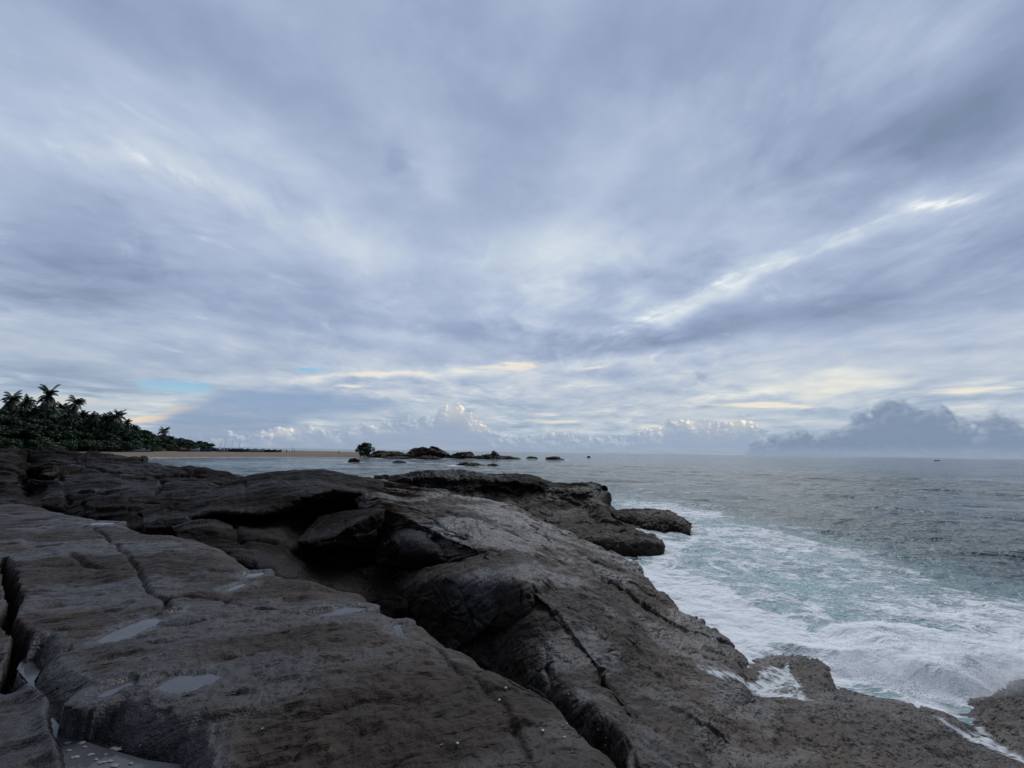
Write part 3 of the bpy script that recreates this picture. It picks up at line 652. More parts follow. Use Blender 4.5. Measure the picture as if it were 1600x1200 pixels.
# ------------------------------------------------------------------ near slab
def z0(x, y): return 2.65 - .02 * x - .004 * y
def on_slab(px, py):
    z = 2.65
    for _ in range(8):
        g = G(px, py, z); z = z0(g[0], g[1])
    return np.array([g[0], g[1]])
slab_edge = [(-160, 760), (0, 772), (75, 789), (130, 801), (170, 808), (232, 826), (280, 830), (330, 840), (370, 860), (400, 876), (450, 887), (488, 890), (527, 902), (573, 913), (592, 934), (622, 947),
             (665, 958), (695, 978), (726, 997), (753, 1005), (768, 1024), (776, 1025), (818, 1047), (853, 1062), (876, 1085), (910, 1112), (968, 1150), (1006, 1181), (1021, 1200)]
slab_poly = [on_slab(*q) for q in slab_edge]
slab_poly += [np.array(q) for q in [(1.15, 1.7), (1.5, .6), (1.7, -1), (1.6, -4), (-12, -4), (-16, 2)]]
pools = {   # name: (pixel outline, extra depth below the slab surface)
    'a': ([(163, 998), (167, 992), (213, 972), (233, 965), (273, 959), (270, 965), (247, 975), (213, 993), (197, 998), (167, 1002)], .03),
    'b': ([(233, 1070), (250, 1065), (285, 1063), (320, 1062), (337, 1067), (323, 1077), (293, 1093), (267, 1093), (240, 1083)], .03),
    'c': ([(160, 1090), (180, 1077), (210, 1069), (213, 1073), (187, 1088), (167, 1094)], .03),
    'd': ([(377, 889), (390, 885), (409, 884), (408, 888), (400, 893), (383, 897)], .02),
    'e': ([(475, 953), (500, 946), (540, 941), (568, 944), (556, 949), (520, 956), (490, 958)], .02),
    'f': ([(128, 818), (150, 816), (182, 818), (165, 822), (140, 821)], .02),
    'g': ([(617, 971), (629, 970), (633, 986), (620, 989)], .015),
    'h': ([(352, 920), (372, 912), (392, 908), (380, 915), (362, 922)], .012)}
channel = [(33, 1050), (38, 1037), (50, 1031), (72, 1046), (60, 1070), (72, 1100), (110, 1133), (160, 1160), (213, 1177), (280, 1187), (292, 1215), (300, 1300), (110, 1300), (102, 1200), (93, 1157), (77, 1110), (53, 1073)]
pool_plan = {k: np.array([on_slab(*q) for q in v[0]]) for k, v in pools.items()}
pool_plan = {k: p.mean(0) + (p - p.mean(0)) * (1.22 if k in 'abcd' else 1.1) for k, p in pool_plan.items()}
chan_plan = np.array([G(*q, 2.58)[:2] for q in channel])
def line(*q): return np.array([on_slab(*a) for a in q])
cracks = [(line((3, 872), (12, 900), (20, 940), (24, 985), (32, 1030), (45, 1045)), .036, .40, True),
          (line((150, 826), (185, 855), (215, 888), (232, 920), (258, 938), (262, 950)), .018, .07, False),
          (line((258, 938), (330, 940), (380, 946), (440, 953)), .016, .035, False), (line((262, 952), (215, 968), (165, 990), (110, 1010)), .05, .05, False),
          (line((110, 872), (135, 882), (175, 888)), .03, .06, False), (line((240, 822), (170, 808), (120, 815)), .03, .05, False),
          (line((250, 984), (300, 980), (340, 970), (410, 950)), .02, .03, False), (line((275, 1060), (310, 1052), (352, 1037)), .035, .075, False),
          (line((300, 1140), (390, 1130), (470, 1128), (560, 1105), (650, 1098)), .03, .03, False), (line((640, 985), (680, 1012), (720, 1050), (790, 1110), (830, 1180)), .025, .03, False),
          (line((770, 1028), (800, 1062), (850, 1085)), .015, .04, False), (line((455, 1190), (480, 1155)), .02, .03, False)]
low_bank = np.array([G(*q, 2.6)[:2] for q in [(-300, 1050), (25, 1048), (60, 1078), (85, 1112), (97, 1160), (104, 1200), (112, 1320), (-300, 1400)]])
def make_slab():
    r = np.concatenate([np.linspace(.25, 1.3, 60, endpoint=False), np.geomspace(1.3, 17, 640)])
    th = np.radians(np.concatenate([np.linspace(-150, -66, 60, endpoint=False), np.linspace(-66, 40, 620), np.linspace(42, 170, 40)]))
    Rg, T = np.meshgrid(r, th, indexing='ij')
    xy = np.stack([Rg.ravel() * np.sin(T.ravel()), Rg.ravel() * np.cos(T.ravel())], 1)
    warp = np.stack([perlin(np.c_[xy * 2.2, xy[:, 0] * 0]), perlin(np.c_[xy * 2.2, xy[:, 0] * 0 + 9])], 1) * .06
    warp += np.stack([perlin(np.c_[xy * 9, xy[:, 0] * 0]), perlin(np.c_[xy * 9, xy[:, 0] * 0 + 9])], 1) * .015
    sd = sdist(xy + warp * .8, slab_poly)
    z = z0(xy[:, 0], xy[:, 1])
    p3 = np.c_[xy, z * 0]
    rr = Rg.ravel()
    z = z + .07 * fbm(p3 * .55 + 3, 3) + .020 * np.abs(fbm(strike(p3) * 2.2, 5, .55)) + .016 * fbm(p3 * 4, 4, .55)
    lb_ = sstep(sdist(xy, low_bank), -.10, .12); z = z * (1 - lb_) + (2.592 + (z - z0(xy[:, 0], xy[:, 1])) * .22) * lb_
    # foliation steps
    s = (xy[:, 1] * .93 - xy[:, 0] * .37) * 1.6 + 1.3 * fbm(p3 * .7, 3); fr = s - np.floor(s)
    z = z + .022 * (fr - sstep(fr, .86, 1.0)) * sstep(fbm(p3 * .8 + 50, 2), -.3, .3)
    # chipped nicks
    nk = fbm(strike(p3 + 7, .9, 3.0) * 2.4, 3); z = z - .020 * sstep(nk, .42, .62)
    z = z - .55 * (1 - np.sqrt(np.clip(1 - (1 - np.clip(sd / .55, 0, 1)) ** 2, 0, 1))) * .38
    z = z - np.where(sd < 0, np.minimum(-sd * 3.2, 2.2), 0)
    for ln, w, dep, wide in cracks:
        d = seg_dist(xy + warp, ln)
        z = z - dep * np.exp(-(d / w) ** (4 if wide else 2))
    d = sdist(xy + warp * .5, chan_plan); level['channel'] = 2.575
    z = np.where(d > -.20, np.minimum(z, level['channel'] + np.where(d > 0, -d * .8 - .01, (np.clip(-d, 0, .2) / .2) ** .7 * .22)), z)
    damp = np.exp(-(np.clip(-sdist(xy + warp * 1.5, chan_plan), 0, 9) / .16) ** 2)
    for k, poly in pool_plan.items():
        damp = np.maximum(damp, np.exp(-(np.clip(-sdist(xy + warp * 1.6, poly), 0, 9) / .10) ** 2))
        d = sdist(xy + warp * .35, poly); ins = d > 0
        lv = level[k] = np.percentile(z[ins], 22) - pools[k][1] * .3
        z = np.where(ins, np.minimum(z, lv - .004 - d * .25), z)
        z = np.where((~ins) & (d > -.13), np.maximum(z, lv + .004 + np.minimum(-d * .25, .03) * sstep(d, -.13, -.05)), z)
    z = z + .007 * fbm(p3 * 14, 3, .6) * (sd > -.1) + .004 * np.abs(fbm(strike(p3, .45, 2.6) * 5, 4, .6)) - .012 * sstep(fbm(strike(p3 + 3, 1.0, 3.2) * 5, 3), .45, .62)
    V = np.c_[xy, z]; F = grid_faces(len(r), len(th))
    keep = (sd > -1.0)[F].all(1); V, F, at_ = compact(V, F[keep], {'damp': damp})
    nrm = np.cross(V[F[:, 1]] - V[F[:, 0]], V[F[:, 3]] - V[F[:, 0]])
    if nrm[:, 2].mean() < 0: F = F[:, ::-1]
    o = mesh_obj('rock_slab', V, np.ascontiguousarray(F), M_slab, attrs=at_, origin=(-2, 3, 1.0))
    tag(o, 'broad flat grey-brown rock slab with puddles filling the near foreground', 'rock')
level = {}
make_slab()

# puddles
def puddle_material():
    m, nt, b, _ = new_mat('puddle_water')
    pos = S(nt, node(nt, 'ShaderNodeNewGeometry').outputs['Position'])
    n = noise(nt, pos, 5, 4, .5)
    put(nt, b.inputs['Base Color'], ramp(nt, n, [(.3, (.058, .062, .070)), (.7, (.085, .088, .095))]))
    b.inputs['Roughness'].default_value = .06; b.inputs['IOR'].default_value = 1.33
    bp = node(nt, 'ShaderNodeBump'); bp.inputs['Strength'].default_value = .2; bp.inputs['Distance'].default_value = .01
    put(nt, bp.inputs['Height'], noise(nt, pos, 14, 3, .5)); nt.links.new(bp.outputs[0], b.inputs['Normal'])
    return m
M_pud = puddle_material()
def flat_water(name, poly, z, grow, label):
    poly = np.asarray(poly); c = poly.mean(0)
    out = c + (poly - c) * (1 + grow / np.maximum(np.linalg.norm(poly - c, axis=1), .05))[:, None]
    n = len(out); V = np.r_[np.c_[out, np.full(n, z)], np.c_[out, np.full(n, z - .03)]]
    F = [tuple(range(n)), tuple(range(2 * n - 1, n - 1, -1))] + [(i, i + n, (i + 1) % n + n, (i + 1) % n) for i in range(n)]
    o = mesh_obj(name, V, F, M_pud, smooth=False, origin=(c[0], c[1], z)); return tag(o, label, 'puddle')
plabels = {'a': 'long slanting puddle in a groove of the near slab', 'b': 'widest flat puddle in the middle of the near slab', 'c': 'small narrow puddle just left of the widest puddle',
           'd': 'bright little puddle near the far edge of the slab', 'e': 'thin puddle by the slab edge above the gully', 'f': 'thin bright puddle far back on the slab by the outcrop',
           'g': 'tiny square puddle on the slab beside the gully edge', 'h': 'tiny slanting puddle before the bright little puddle'}
for k, poly in pool_plan.items(): flat_water('puddle', poly, level[k], .05, plabels[k])
chan = flat_water('tide_pool', chan_plan, level['channel'], .10, 'winding channel of grey water with foam flecks at the slab corner')
chan['category'] = 'tide pool'

# wet bed of the gully, under all the rocks
def make_bed():
    xs = np.linspace(-18, 6, 140); ys = np.linspace(-5, 20, 130)
    X, Y = np.meshgrid(xs, ys, indexing='ij'); p = np.c_[X.ravel(), Y.ravel(), X.ravel() * 0]
    lim = np.interp(p[:, 1], [-5, 2, 4, 7, 9, 12, 16], [3.0, 2.6, 2.2, 1.6, 1.0, 0.0, -2])
    z = .9 + .35 * fbm(p * .7, 4) - 2.6 * sstep(p[:, 0], lim - .6, lim + .8)
    z = np.where(p[:, 1] > 15, z - (p[:, 1] - 15) * .8, z)
    V = np.c_[p[:, :2], z]
    o = mesh_obj('rock_bed', V, grid_faces(140, 130), M_dark); tag(o, 'dark wet rock floor of the gully under the slabs', 'rock bed', kind='structure')
make_bed()

# ------------------------------------------------------------------ sea
def water_material():
    m, nt, b, out = new_mat('sea_water')
    geo = node(nt, 'ShaderNodeNewGeometry'); pos = S(nt, geo.outputs['Position'])
    x, y, z = sep(nt, pos)
    def attr(nm):
        n = node(nt, 'ShaderNodeAttribute'); n.attribute_name = nm; return S(nt, n.outputs['Fac'])
    foam, aer = attr('foam'), attr('aerated')
    w = noise(nt, pos, .55, 4, .55, out=1)
    a, c, _ = sep(nt, w)
    wx, wy = x + (a - .5) * 2.4, y + (c - .5) * 2.4
    # lace: thin ridges of noise, drawn out along the swell
    def ridge(sx, sy, scale, seed, pw, det=3):
        n = noise(nt, xyz(nt, wx * sx + seed, wy * sy, seed), scale, det, .55)
        return (1.0 - ((n - .5) * 2.0).abs() * 2.2).max(0.0) ** pw
    lace = (ridge(.75, 1.0, .9, 1.7, 3.0) * .62).max(ridge(.8, 1.0, 2.3, 4.1, 2.8) * .60).max(ridge(.85, 1.0, 5.2, 8.8, 2.4) * .50)
    fbmv = noise(nt, xyz(nt, wx * .7, wy, 2.0), 1.5, 9, .68)
    fineb = noise(nt, xyz(nt, wx * .7, wy, 5.0), 14, 5, .65)
    lown = noise(nt, xyz(nt, wx * .6, wy, 12.0), .32, 3, .5)
    f = foam * 1.36 - .90 + (lown - .5) * 1.7 * (1.25 - foam) + lace * 1.15 + (fbmv - .5) * 1.6 + (fineb - .5) * .5
    fm = step(nt, f, .0, .58) * step(nt, foam, .02, .14)
    deep = mix(nt, noise(nt, pos, .08, 3, .5), (.010, .040, .041), (.018, .058, .056))
    turq = mix(nt, noise(nt, pos, .9, 5, .6), (.18, .35, .365), (.34, .52, .53))
    body = mix(nt, (aer + (fbmv - .5) * .5 * aer).sat(), deep, turq)
    col = mix(nt, fm, body, mix(nt, (fineb * 1.6 - .4).sat(), (.72, .77, .79), (.92, .93, .93)))
    put(nt, b.inputs['Base Color'], col)
    put(nt, b.inputs['Roughness'], fm * .55 + .09)
    b.inputs['IOR'].default_value = 1.33
    put(nt, b.inputs['Specular IOR Level'], .5 - fm * .25)
    dist = vm(nt, 'LENGTH', xyz(nt, x, y, 0.0))
    near = step(nt, dist, 60, 8)
    h1 = noise(nt, xyz(nt, x * .75 + y * .2, y * 1.25 - x * .2, 0.0), .55, 5, .55, .2) * .95
    h2 = noise(nt, xyz(nt, x * .8 + y * .3, y * 1.2 - x * .3, 3.0), 2.3, 5, .58) * .075
    h3 = noise(nt, xyz(nt, x, y, 8.0), 13, 4, .6) * .012 * near
    hf = (fineb * .03 + lace * .02 + fbmv * .05) * fm
    bp = node(nt, 'ShaderNodeBump'); bp.inputs['Strength'].default_value = .8; bp.inputs['Distance'].default_value = 1.0
    h0 = noise(nt, xyz(nt, x * .5 + y * .1, y - x * .1, 5.0), .16, 4, .55) * 2.0
    put(nt, bp.inputs['Height'], h0 * step(nt, dist, 35, 140) + (h1 * (.45 + .55 * step(nt, dist, 12, 60)) + h2 * 1.9) * (.35 + 1.3 * step(nt, noise(nt, xyz(nt, x * .5, y, 2.0), .045, 4, .55), .35, .65)) + h3 + hf); nt.links.new(bp.outputs[0], b.inputs['Normal'])
    return m
M_sea = water_material()
def g2(px, py): return G(px, py, 0.0)[:2]
foam_poly = np.array([g2(*q) for q in [(930, 782), (960, 772), (1010, 778), (1090, 792), (1180, 812), (1260, 830), (1340, 850), (1420, 874), (1500, 898), (1620, 935), (1800, 985)]] + [(14, 3), (0, 2), (-1, 12), (-1, 25)])
heavy = [([(1000, 885), (1070, 960), (1165, 1030), (1240, 1025), (1300, 1010), (1150, 940), (1060, 890)], .95), ([(1260, 1010), (1330, 985), (1450, 985), (1640, 985), (1700, 1120), (1400, 1120), (1290, 1060)], 1.15),
         ([(1380, 900), (1500, 920), (1650, 950), (1650, 1000), (1450, 985), (1300, 940)], .62), ([(950, 780), (1040, 782), (1150, 806), (1090, 818), (1080, 835), (1040, 850), (985, 880), (1000, 830)], .55),
         ([(1080, 815), (1200, 825), (1400, 880), (1500, 920), (1350, 905), (1150, 850)], .60), ([(1040, 840), (1080, 832), (1100, 850), (1050, 880), (1000, 885), (985, 875)], .75)]
def make_sea():
    r = np.concatenate([np.linspace(1.5, 5.5, 24, endpoint=False), np.geomspace(5.5, 220, 900, endpoint=False), np.geomspace(220, 45000, 90)])
    th = np.radians(np.concatenate([np.linspace(-180, -64, 60, endpoint=False), np.linspace(-64, -8, 260, endpoint=False), np.linspace(-8, 62, 620, endpoint=False), np.linspace(62, 180, 60)]))
    Rg, T = np.meshgrid(r, th, indexing='ij'); rr = Rg.ravel()
    xy = np.stack([rr * np.sin(T.ravel()), rr * np.cos(T.ravel())], 1)
    p3 = np.c_[xy, rr * 0]
    fade = 1 - sstep(rr, 90, 215)
    # wind sea and low swell running in to the rocks
    z = np.zeros(len(rr)); rs = np.random.RandomState(8)
    wv = perlin(p3 * .11) * 2.0
    for k in range(16):
        lam = 1.1 * 1.27 ** k if k < 12 else 9 + 4 * (k - 12); a = math.radians(205 + rs.uniform(-42, 42))
        ph = (xy[:, 0] * math.sin(a) + xy[:, 1] * math.cos(a)) * 2 * math.pi / lam + rs.uniform(0, 6.28) + wv * rs.uniform(.6, 1.8)
        s = np.sin(ph); A = .0145 * lam ** .52 * (.6 if lam < 3 else 1.0)
        z += A * (s - .30 * np.cos(2 * ph)) * (1 - sstep(rr, lam * 40, lam * 90))
    z = np.tanh(z * .75 / .30) * .30 * fade
    z += .05 * fbm(p3 * .9, 4, .55) * fade * (1 - sstep(rr, 25, 90))
    near = rr < 75
    foam = np.zeros(len(rr)); aer = np.zeros(len(rr)); lift = np.zeros(len(rr))
    q = xy[near] + .9 * np.stack([fbm(p3[near] * .35, 3), fbm(p3[near] * .35 + 30, 3)], 1)
    base = sstep(sdist(q + 1.4 * np.stack([fbm(p3[near] * .5 + 5, 4), fbm(p3[near] * .5 + 35, 4)], 1), foam_poly), -4.5, 5.5) * .56
    av = sstep(sdist(q + 1.4 * np.stack([fbm(p3[near] * .5 + 5, 4), fbm(p3[near] * .5 + 35, 4)], 1), foam_poly), -3.5, 6.0)
    hv = np.zeros(len(q))
    for poly, amt in heavy:
        pl = np.array([g2(*c) for c in poly]); hv = np.maximum(hv, sstep(sdist(q, pl), -1.0, .6) * amt)
    foam[near] = np.maximum(base, hv); aer[near] = av * 1.05
    # foam washing round the offshore rocks
    bp_ = np.array([g2(*c) for c in [(1235, 1030), (1300, 1000), (1420, 990), (1560, 1010), (1750, 1010), (1800, 1095), (1600, 1072), (1500, 1090), (1400, 1080), (1325, 1056)]])
    lb = sstep(sdist(q, bp_), -.35, .8)
    lift[near] = lb * (.32 + .09 * fbm(p3[near] * 1.1, 5, .5)) + .035 * av * fbm(p3[near] * 2.3, 4, .55)
    far_ = (rr > 75) & (rr < 320); pf = xy[far_]; ff = np.zeros(len(pf)); jag = .8 * fbm(np.c_[pf * .5, pf[:, :1] * 0], 4)
    for x0, x1, yb in [(560, 655, 714.5), (622, 703, 715), (698, 748, 716.5), (733, 792, 717), (770, 816, 717), (590, 650, 716.5), (648, 690, 717.5), (822, 840, 716.6), (851, 884, 718.2), (543.5, 562, 722), (612, 636, 723), (709, 764, 727.5)]:
        a_, b_ = g2(x0, yb), g2(x1, yb); ab = b_ - a_; t_ = np.clip(((pf - a_) @ ab) / (ab @ ab), 0, 1)
        dd = np.linalg.norm(pf - a_ - t_[:, None] * ab, axis=1); ff = np.maximum(ff, .85 * sstep(dd + jag * 1.5, 2.2 + .06 * (x1 - x0), .6))
    sl = np.array([g2(*q_) for q_ in [(-260, 727), (0, 722), (217, 715.2), (262, 714.6), (320, 714.4), (400, 714), (470, 714), (545, 714)]])
    ds = seg_dist(pf, sl); ff = np.maximum(ff, .95 * sstep(ds + jag * 2, 4.5, 1.0)); ff = np.maximum(ff, .7 * np.exp(-((ds - 12 + 3 * jag) / 1.1) ** 2))
    foam[far_] = ff
    # swell line outside the foam: a low dark face
    sw = np.array([g2(*c) for c in [(1050, 772), (1120, 785), (1200, 803), (1290, 822), (1380, 840)]])
    z = z * (1 - .45 * np.clip(foam, 0, 1)) + lift
    V = np.c_[xy, z]
    F = grid_faces(len(r), len(th))
    nrm = np.cross(V[F[:, 1]] - V[F[:, 0]], V[F[:, 3]] - V[F[:, 0]])
    if nrm[:, 2].mean() < 0: F = F[:, ::-1]
    o = mesh_obj('sea', V, np.ascontiguousarray(F), M_sea, attrs={'foam': foam, 'aerated': aer})
    tag(o, 'grey-green sea with white foam along the rocks', 'sea', kind='structure')
make_sea()

# thin foam washing over the shelf
def wash_material():
    m, nt, b, out = new_mat('foam_wash')
    pos = S(nt, node(nt, 'ShaderNodeNewGeometry').outputs['Position'])
    n_ = node(nt, 'ShaderNodeAttribute'); n_.attribute_name = 'foam'; at_ = S(nt, n_.outputs['Fac'])
    w = noise(nt, pos, 1.4, 4, .6, out=1); p2 = vm(nt, 'ADD', pos, vm(nt, 'SCALE', w, scale=.55))
    def rg(sc_, pw): return (1.0 - ((noise(nt, p2, sc_, 3, .55) - .5) * 2.0).abs() * 2.4).max(0.0) ** pw
    f = at_ * 1.2 - 1.30 + rg(2.6, 1.6) * .55 + rg(6.5, 1.6) * .45 + (noise(nt, p2, 9, 6, .65) - .5) * 1.1
    a = step(nt, f, -.05, .75) * step(nt, at_, .05, .6) * .92
    b.inputs['Base Color'].default_value = (.62, .66, .68, 1); b.inputs['Roughness'].default_value = .6
    put(nt, b.inputs['Alpha'], a); return m
def make_wash():
    M = wash_material(); bench = bpy.data.objects['rock_bench']; ridge = bpy.data.objects['rock_ridge']
    dg = bpy.context.evaluated_depsgraph_get(); dg.update()
    polys = [[(1080, 1083), (1120, 1068), (1175, 1058), (1185, 1030), (1240, 1035), (1262, 1060), (1270, 1105), (1225, 1100), (1180, 1090), (1110, 1098)], [(1440, 1112), (1520, 1116), (1570, 1150), (1640, 1200), (1640, 1225), (1580, 1190), (1530, 1160), (1480, 1132)],
             [(1410, 1178), (1450, 1164), (1500, 1160), (1490, 1172), (1440, 1184)]]
    for pi, pl in enumerate(polys):
        poly = np.array([G(*q, .22)[:2] for q in pl]); lo, hi = poly.min(0) - .3, poly.max(0) + .3
        st = .035; xs = np.arange(lo[0], hi[0], st); ys = np.arange(lo[1], hi[1], st)
        X, Y = np.meshgrid(xs, ys, indexing='ij'); xy = np.c_[X.ravel(), Y.ravel()]
        q = xy + .16 * np.stack([fbm(np.c_[xy * 1.6, xy[:, :1] * 0], 4), fbm(np.c_[xy * 1.6, xy[:, :1] * 0 + 9], 4)], 1)
        sd = sdist(q, poly); z = np.full(len(xy), -9.0)
        for i in np.nonzero(sd > -.12)[0]:
            for o in (bench, ridge):
                ok, loc, nr_, _ = o.ray_cast(Vector((xy[i, 0], xy[i, 1], 5)) - o.location, Vector((0, 0, -1)))
                if ok: z[i] = max(z[i], loc.z + o.location.z)
        zg = z.reshape(X.shape); zs = zg.copy()
        for _ in range(3):                  # water levels out over the roughness
            pad = np.pad(zs, 1, mode='edge'); zs = np.maximum(zg, (pad[:-2, 1:-1] + pad[2:, 1:-1] + pad[1:-1, :-2] + pad[1:-1, 2:]) / 4)
        z2 = np.where(z > -5, zs.ravel() + .008, -9)
        F = grid_faces(*X.shape); F = F[((z2 > -5) & (sd > -.12))[F].all(1)]
        V, F, at_ = compact(np.c_[xy, z2], F, {'foam': np.clip(sd / .22 + .15, 0, 1)})
        nrm = np.cross(V[F[:, 1]] - V[F[:, 0]], V[F[:, 3]] - V[F[:, 0]])
        if nrm[:, 2].mean() < 0: F = F[:, ::-1]
        o = mesh_obj('foam_wash', V, np.ascontiguousarray(F), M, attrs=at_)
        tag(o, ['thin white foam washing over the shelf at the ridge foot', 'runnel of foam draining across the shelf at the right edge', 'small streak of foam on the speckled shelf'][pi], 'foam', kind='stuff')
make_wash()

M_spray = plain('white_spray', (.82, .85, .87), .5, .05)
def make_spray():
    rs = np.random.RandomState(17); V, F = [], []
    lip = np.array([G(*q, .35) for q in [(1300, 1040), (1350, 1068), (1420, 1080), (1490, 1078), (1540, 1050), (1600, 1030), (1680, 1030)]])
    top = np.array([G(*q, .45) for q in [(1290, 1005), (1360, 1000), (1450, 1005), (1540, 1000), (1620, 1000), (1680, 1000)]])
    oc = np.array([(1, 0, 0), (-1, 0, 0), (0, 1, 0), (0, -1, 0), (0, 0, 1), (0, 0, -1)], float)
    of = np.array([(0, 2, 4), (2, 1, 4), (1, 3, 4), (3, 0, 4), (2, 0, 5), (1, 2, 5), (3, 1, 5), (0, 3, 5)])
    pts, rad = [], []
    for line_, n, spread, hgt in ((lip, 60, .20, .42), (top, 14, .26, .30)):
        for _ in range(n):
            t = rs.uniform(0, len(line_) - 1.001); i = int(t); c = line_[i] + (line_[i + 1] - line_[i]) * (t - i)
            c = c + np.array([rs.normal() * .1, rs.normal() * .1, rs.exponential(.09) - .10]); m = rs.randint(60, 200); s_ = spread * rs.uniform(.4, 1.2)
            d = rs.normal(size=(m, 3)) * np.array([s_, s_ * .8, s_ * .55]) ; d[:, 2] = np.abs(d[:, 2]) * hgt / spread * .7
            pts.append(c + d); rad.append(.002 + .008 * rs.rand(m) ** 3)
    p = np.concatenate(pts); r_ = np.concatenate(rad); k = len(p)
    V = (p[:, None, :] + oc[None] * r_[:, None, None]).reshape(-1, 3); F = (of[None] + 6 * np.arange(k)[:, None, None]).reshape(-1, 3)
    o = mesh_obj('sea_spray', V, np.ascontiguousarray(F), M_spray); tag(o, 'white spray thrown up where the wave breaks on the shelf', 'spray', kind='stuff')
    # mist hanging in the breaking lip
    m = bpy.data.materials.new('spray_mist'); m.use_nodes = True; nt = m.node_tree; nt.nodes.clear()
    out = node(nt, 'ShaderNodeOutputMaterial'); pv = node(nt, 'ShaderNodeVolumePrincipled')
    pos = S(nt, node(nt, 'ShaderNodeNewGeometry').outputs['Position']); h = sep(nt, pos)[2]
    n = noise(nt, pos, 2.6, 6, .6)
    dn = step(nt, n - (h - .1) * .42, .36, .56) * step(nt, h, .95, .35) * 2.2
    put(nt, pv.inputs['Density'], dn); pv.inputs['Color'].default_value = (.97, .98, 1, 1); pv.inputs['Anisotropy'].default_value = .1
    nt.links.new(pv.outputs[0], out.inputs['Volume'])
    cl = np.array([G(*q, .2) for q in [(1300, 1035), (1360, 1045), (1430, 1055), (1500, 1055), (1560, 1038), (1640, 1030), (1720, 1040)]])
    V, F = [], []; n_ = 14; ns = 25; P_ = catmull(cl, ns)
    for i in range(ns):
        e = math.sin(math.pi * i / (ns - 1)) ** .6; t = P_[min(i + 1, ns - 1)] - P_[max(i - 1, 0)]; t /= np.linalg.norm(t); sd_ = np.array([-t[1], t[0], 0])
        for j in range(n_):
            a = 2 * math.pi * j / n_; V.append(P_[i] + sd_ * math.cos(a) * (.62 * e + .05) + np.array([0, 0, math.sin(a) * (.62 * e + .03) * (1 if math.sin(a) > 0 else .6)]))
    for i in range(ns - 1):
        for j in range(n_): F.append((i * n_ + j, i * n_ + (j + 1) % n_, (i + 1) * n_ + (j + 1) % n_, (i + 1) * n_ + j))
    F.append(tuple(range(n_))[::-1]); F.append(tuple((ns - 1) * n_ + j for j in range(n_)))
    o = mesh_obj('spray_mist', V, F, m); tag(o, 'white mist of spray along the lip of the breaking wave', 'mist', kind='stuff')
    # flecks of foam afloat in the tide pool
    V, F = [], []
    for (px, py, s_) in [(100, 1145, .02), (106, 1160, .03), (118, 1150, .018), (128, 1160, .03), (133, 1166, .02), (142, 1178, .026), (150, 1186, .018), (160, 1190, .03), (172, 1188, .022), (178, 1168, .03), (184, 1170, .035), (190, 1167, .02), (108, 1172, .02), (118, 1182, .03), (205, 1192, .02), (96, 1120, .015), (105, 1130, .03), (180, 1195, .03), (165, 1178, .015)]:
        c = G(px, py, 2.58); b_ = len(V); n = 11
        V.append((c[0], c[1], 2.584))
        for a in range(n):
            rr_ = s_ * .6 * rs.uniform(.45, 1.1); V.append((c[0] + math.cos(a * 6.283 / n) * rr_ * 1.3, c[1] + math.sin(a * 6.283 / n) * rr_ * .8, 2.5775))
        F += [(b_, b_ + 1 + a, b_ + 1 + (a + 1) % n) for a in range(n)]
    o = mesh_obj('foam_flecks', V, F, plain('stale_foam', (.22, .22, .21), .7, .3, 30)); tag(o, 'flecks of foam afloat in the tide pool channel', 'foam', kind='stuff')
make_spray()

# ------------------------------------------------------------------ beach and spit
M_sand = plain('beach_sand', (.17, .128, .088), .9, .25, .35)
M_land = plain('woodland_floor', (.05, .05, .03), .95, .4, .5)
def make_beach():
    shore = np.array([g2(*q) for q in [(-260, 727), (0, 722), (217, 715.2), (262, 714.6), (320, 714.4), (400, 714), (470, 714), (545, 714), (600, 714.5)]])
    back = np.array([g2(605, 712), g2(545, 711), g2(470, 710), g2(420, 708.5)]) + np.array([0, 6])
    poly = np.r_[shore, back, [[-150, 420], [-420, 500], [-420, 90]]]
    xs = np.linspace(-420, -55, 260); ys = np.linspace(90, 420, 240)
    X, Y = np.meshgrid(xs, ys, indexing='ij'); p = np.c_[X.ravel(), Y.ravel()]
    sd = sdist(p, poly)
    z = np.where(sd > 0, 1.5 * (1 - np.exp(-sd / 9)) + np.minimum(sd * .004, .6), sd * .12) + .12 * fbm(np.c_[p * .12, p[:, 0] * 0], 3)
    z = np.maximum(z, -1.5)
    V = np.c_[p, z]; F = grid_faces(260, 240); keep = (sd > -12)[F].any(1); V, F, _ = compact(V, F[keep])
    nrm = np.cross(V[F[:, 1]] - V[F[:, 0]], V[F[:, 3]] - V[F[:, 0]])
    if nrm[:, 2].mean() < 0: F = F[:, ::-1]
    o = mesh_obj('sand_beach', V, np.ascontiguousarray(F), M_sand); tag(o, 'tan sand beach narrowing to a spit under the trees', 'beach', kind='structure')
    return poly
beach_poly = make_beach()
def sand_z(x, y):
    sd = sdist(np.array([[x, y]]), beach_poly)[0]
    return 1.5 * (1 - math.exp(-sd / 9)) + min(sd * .004, .6) if sd > 0 else sd * .12

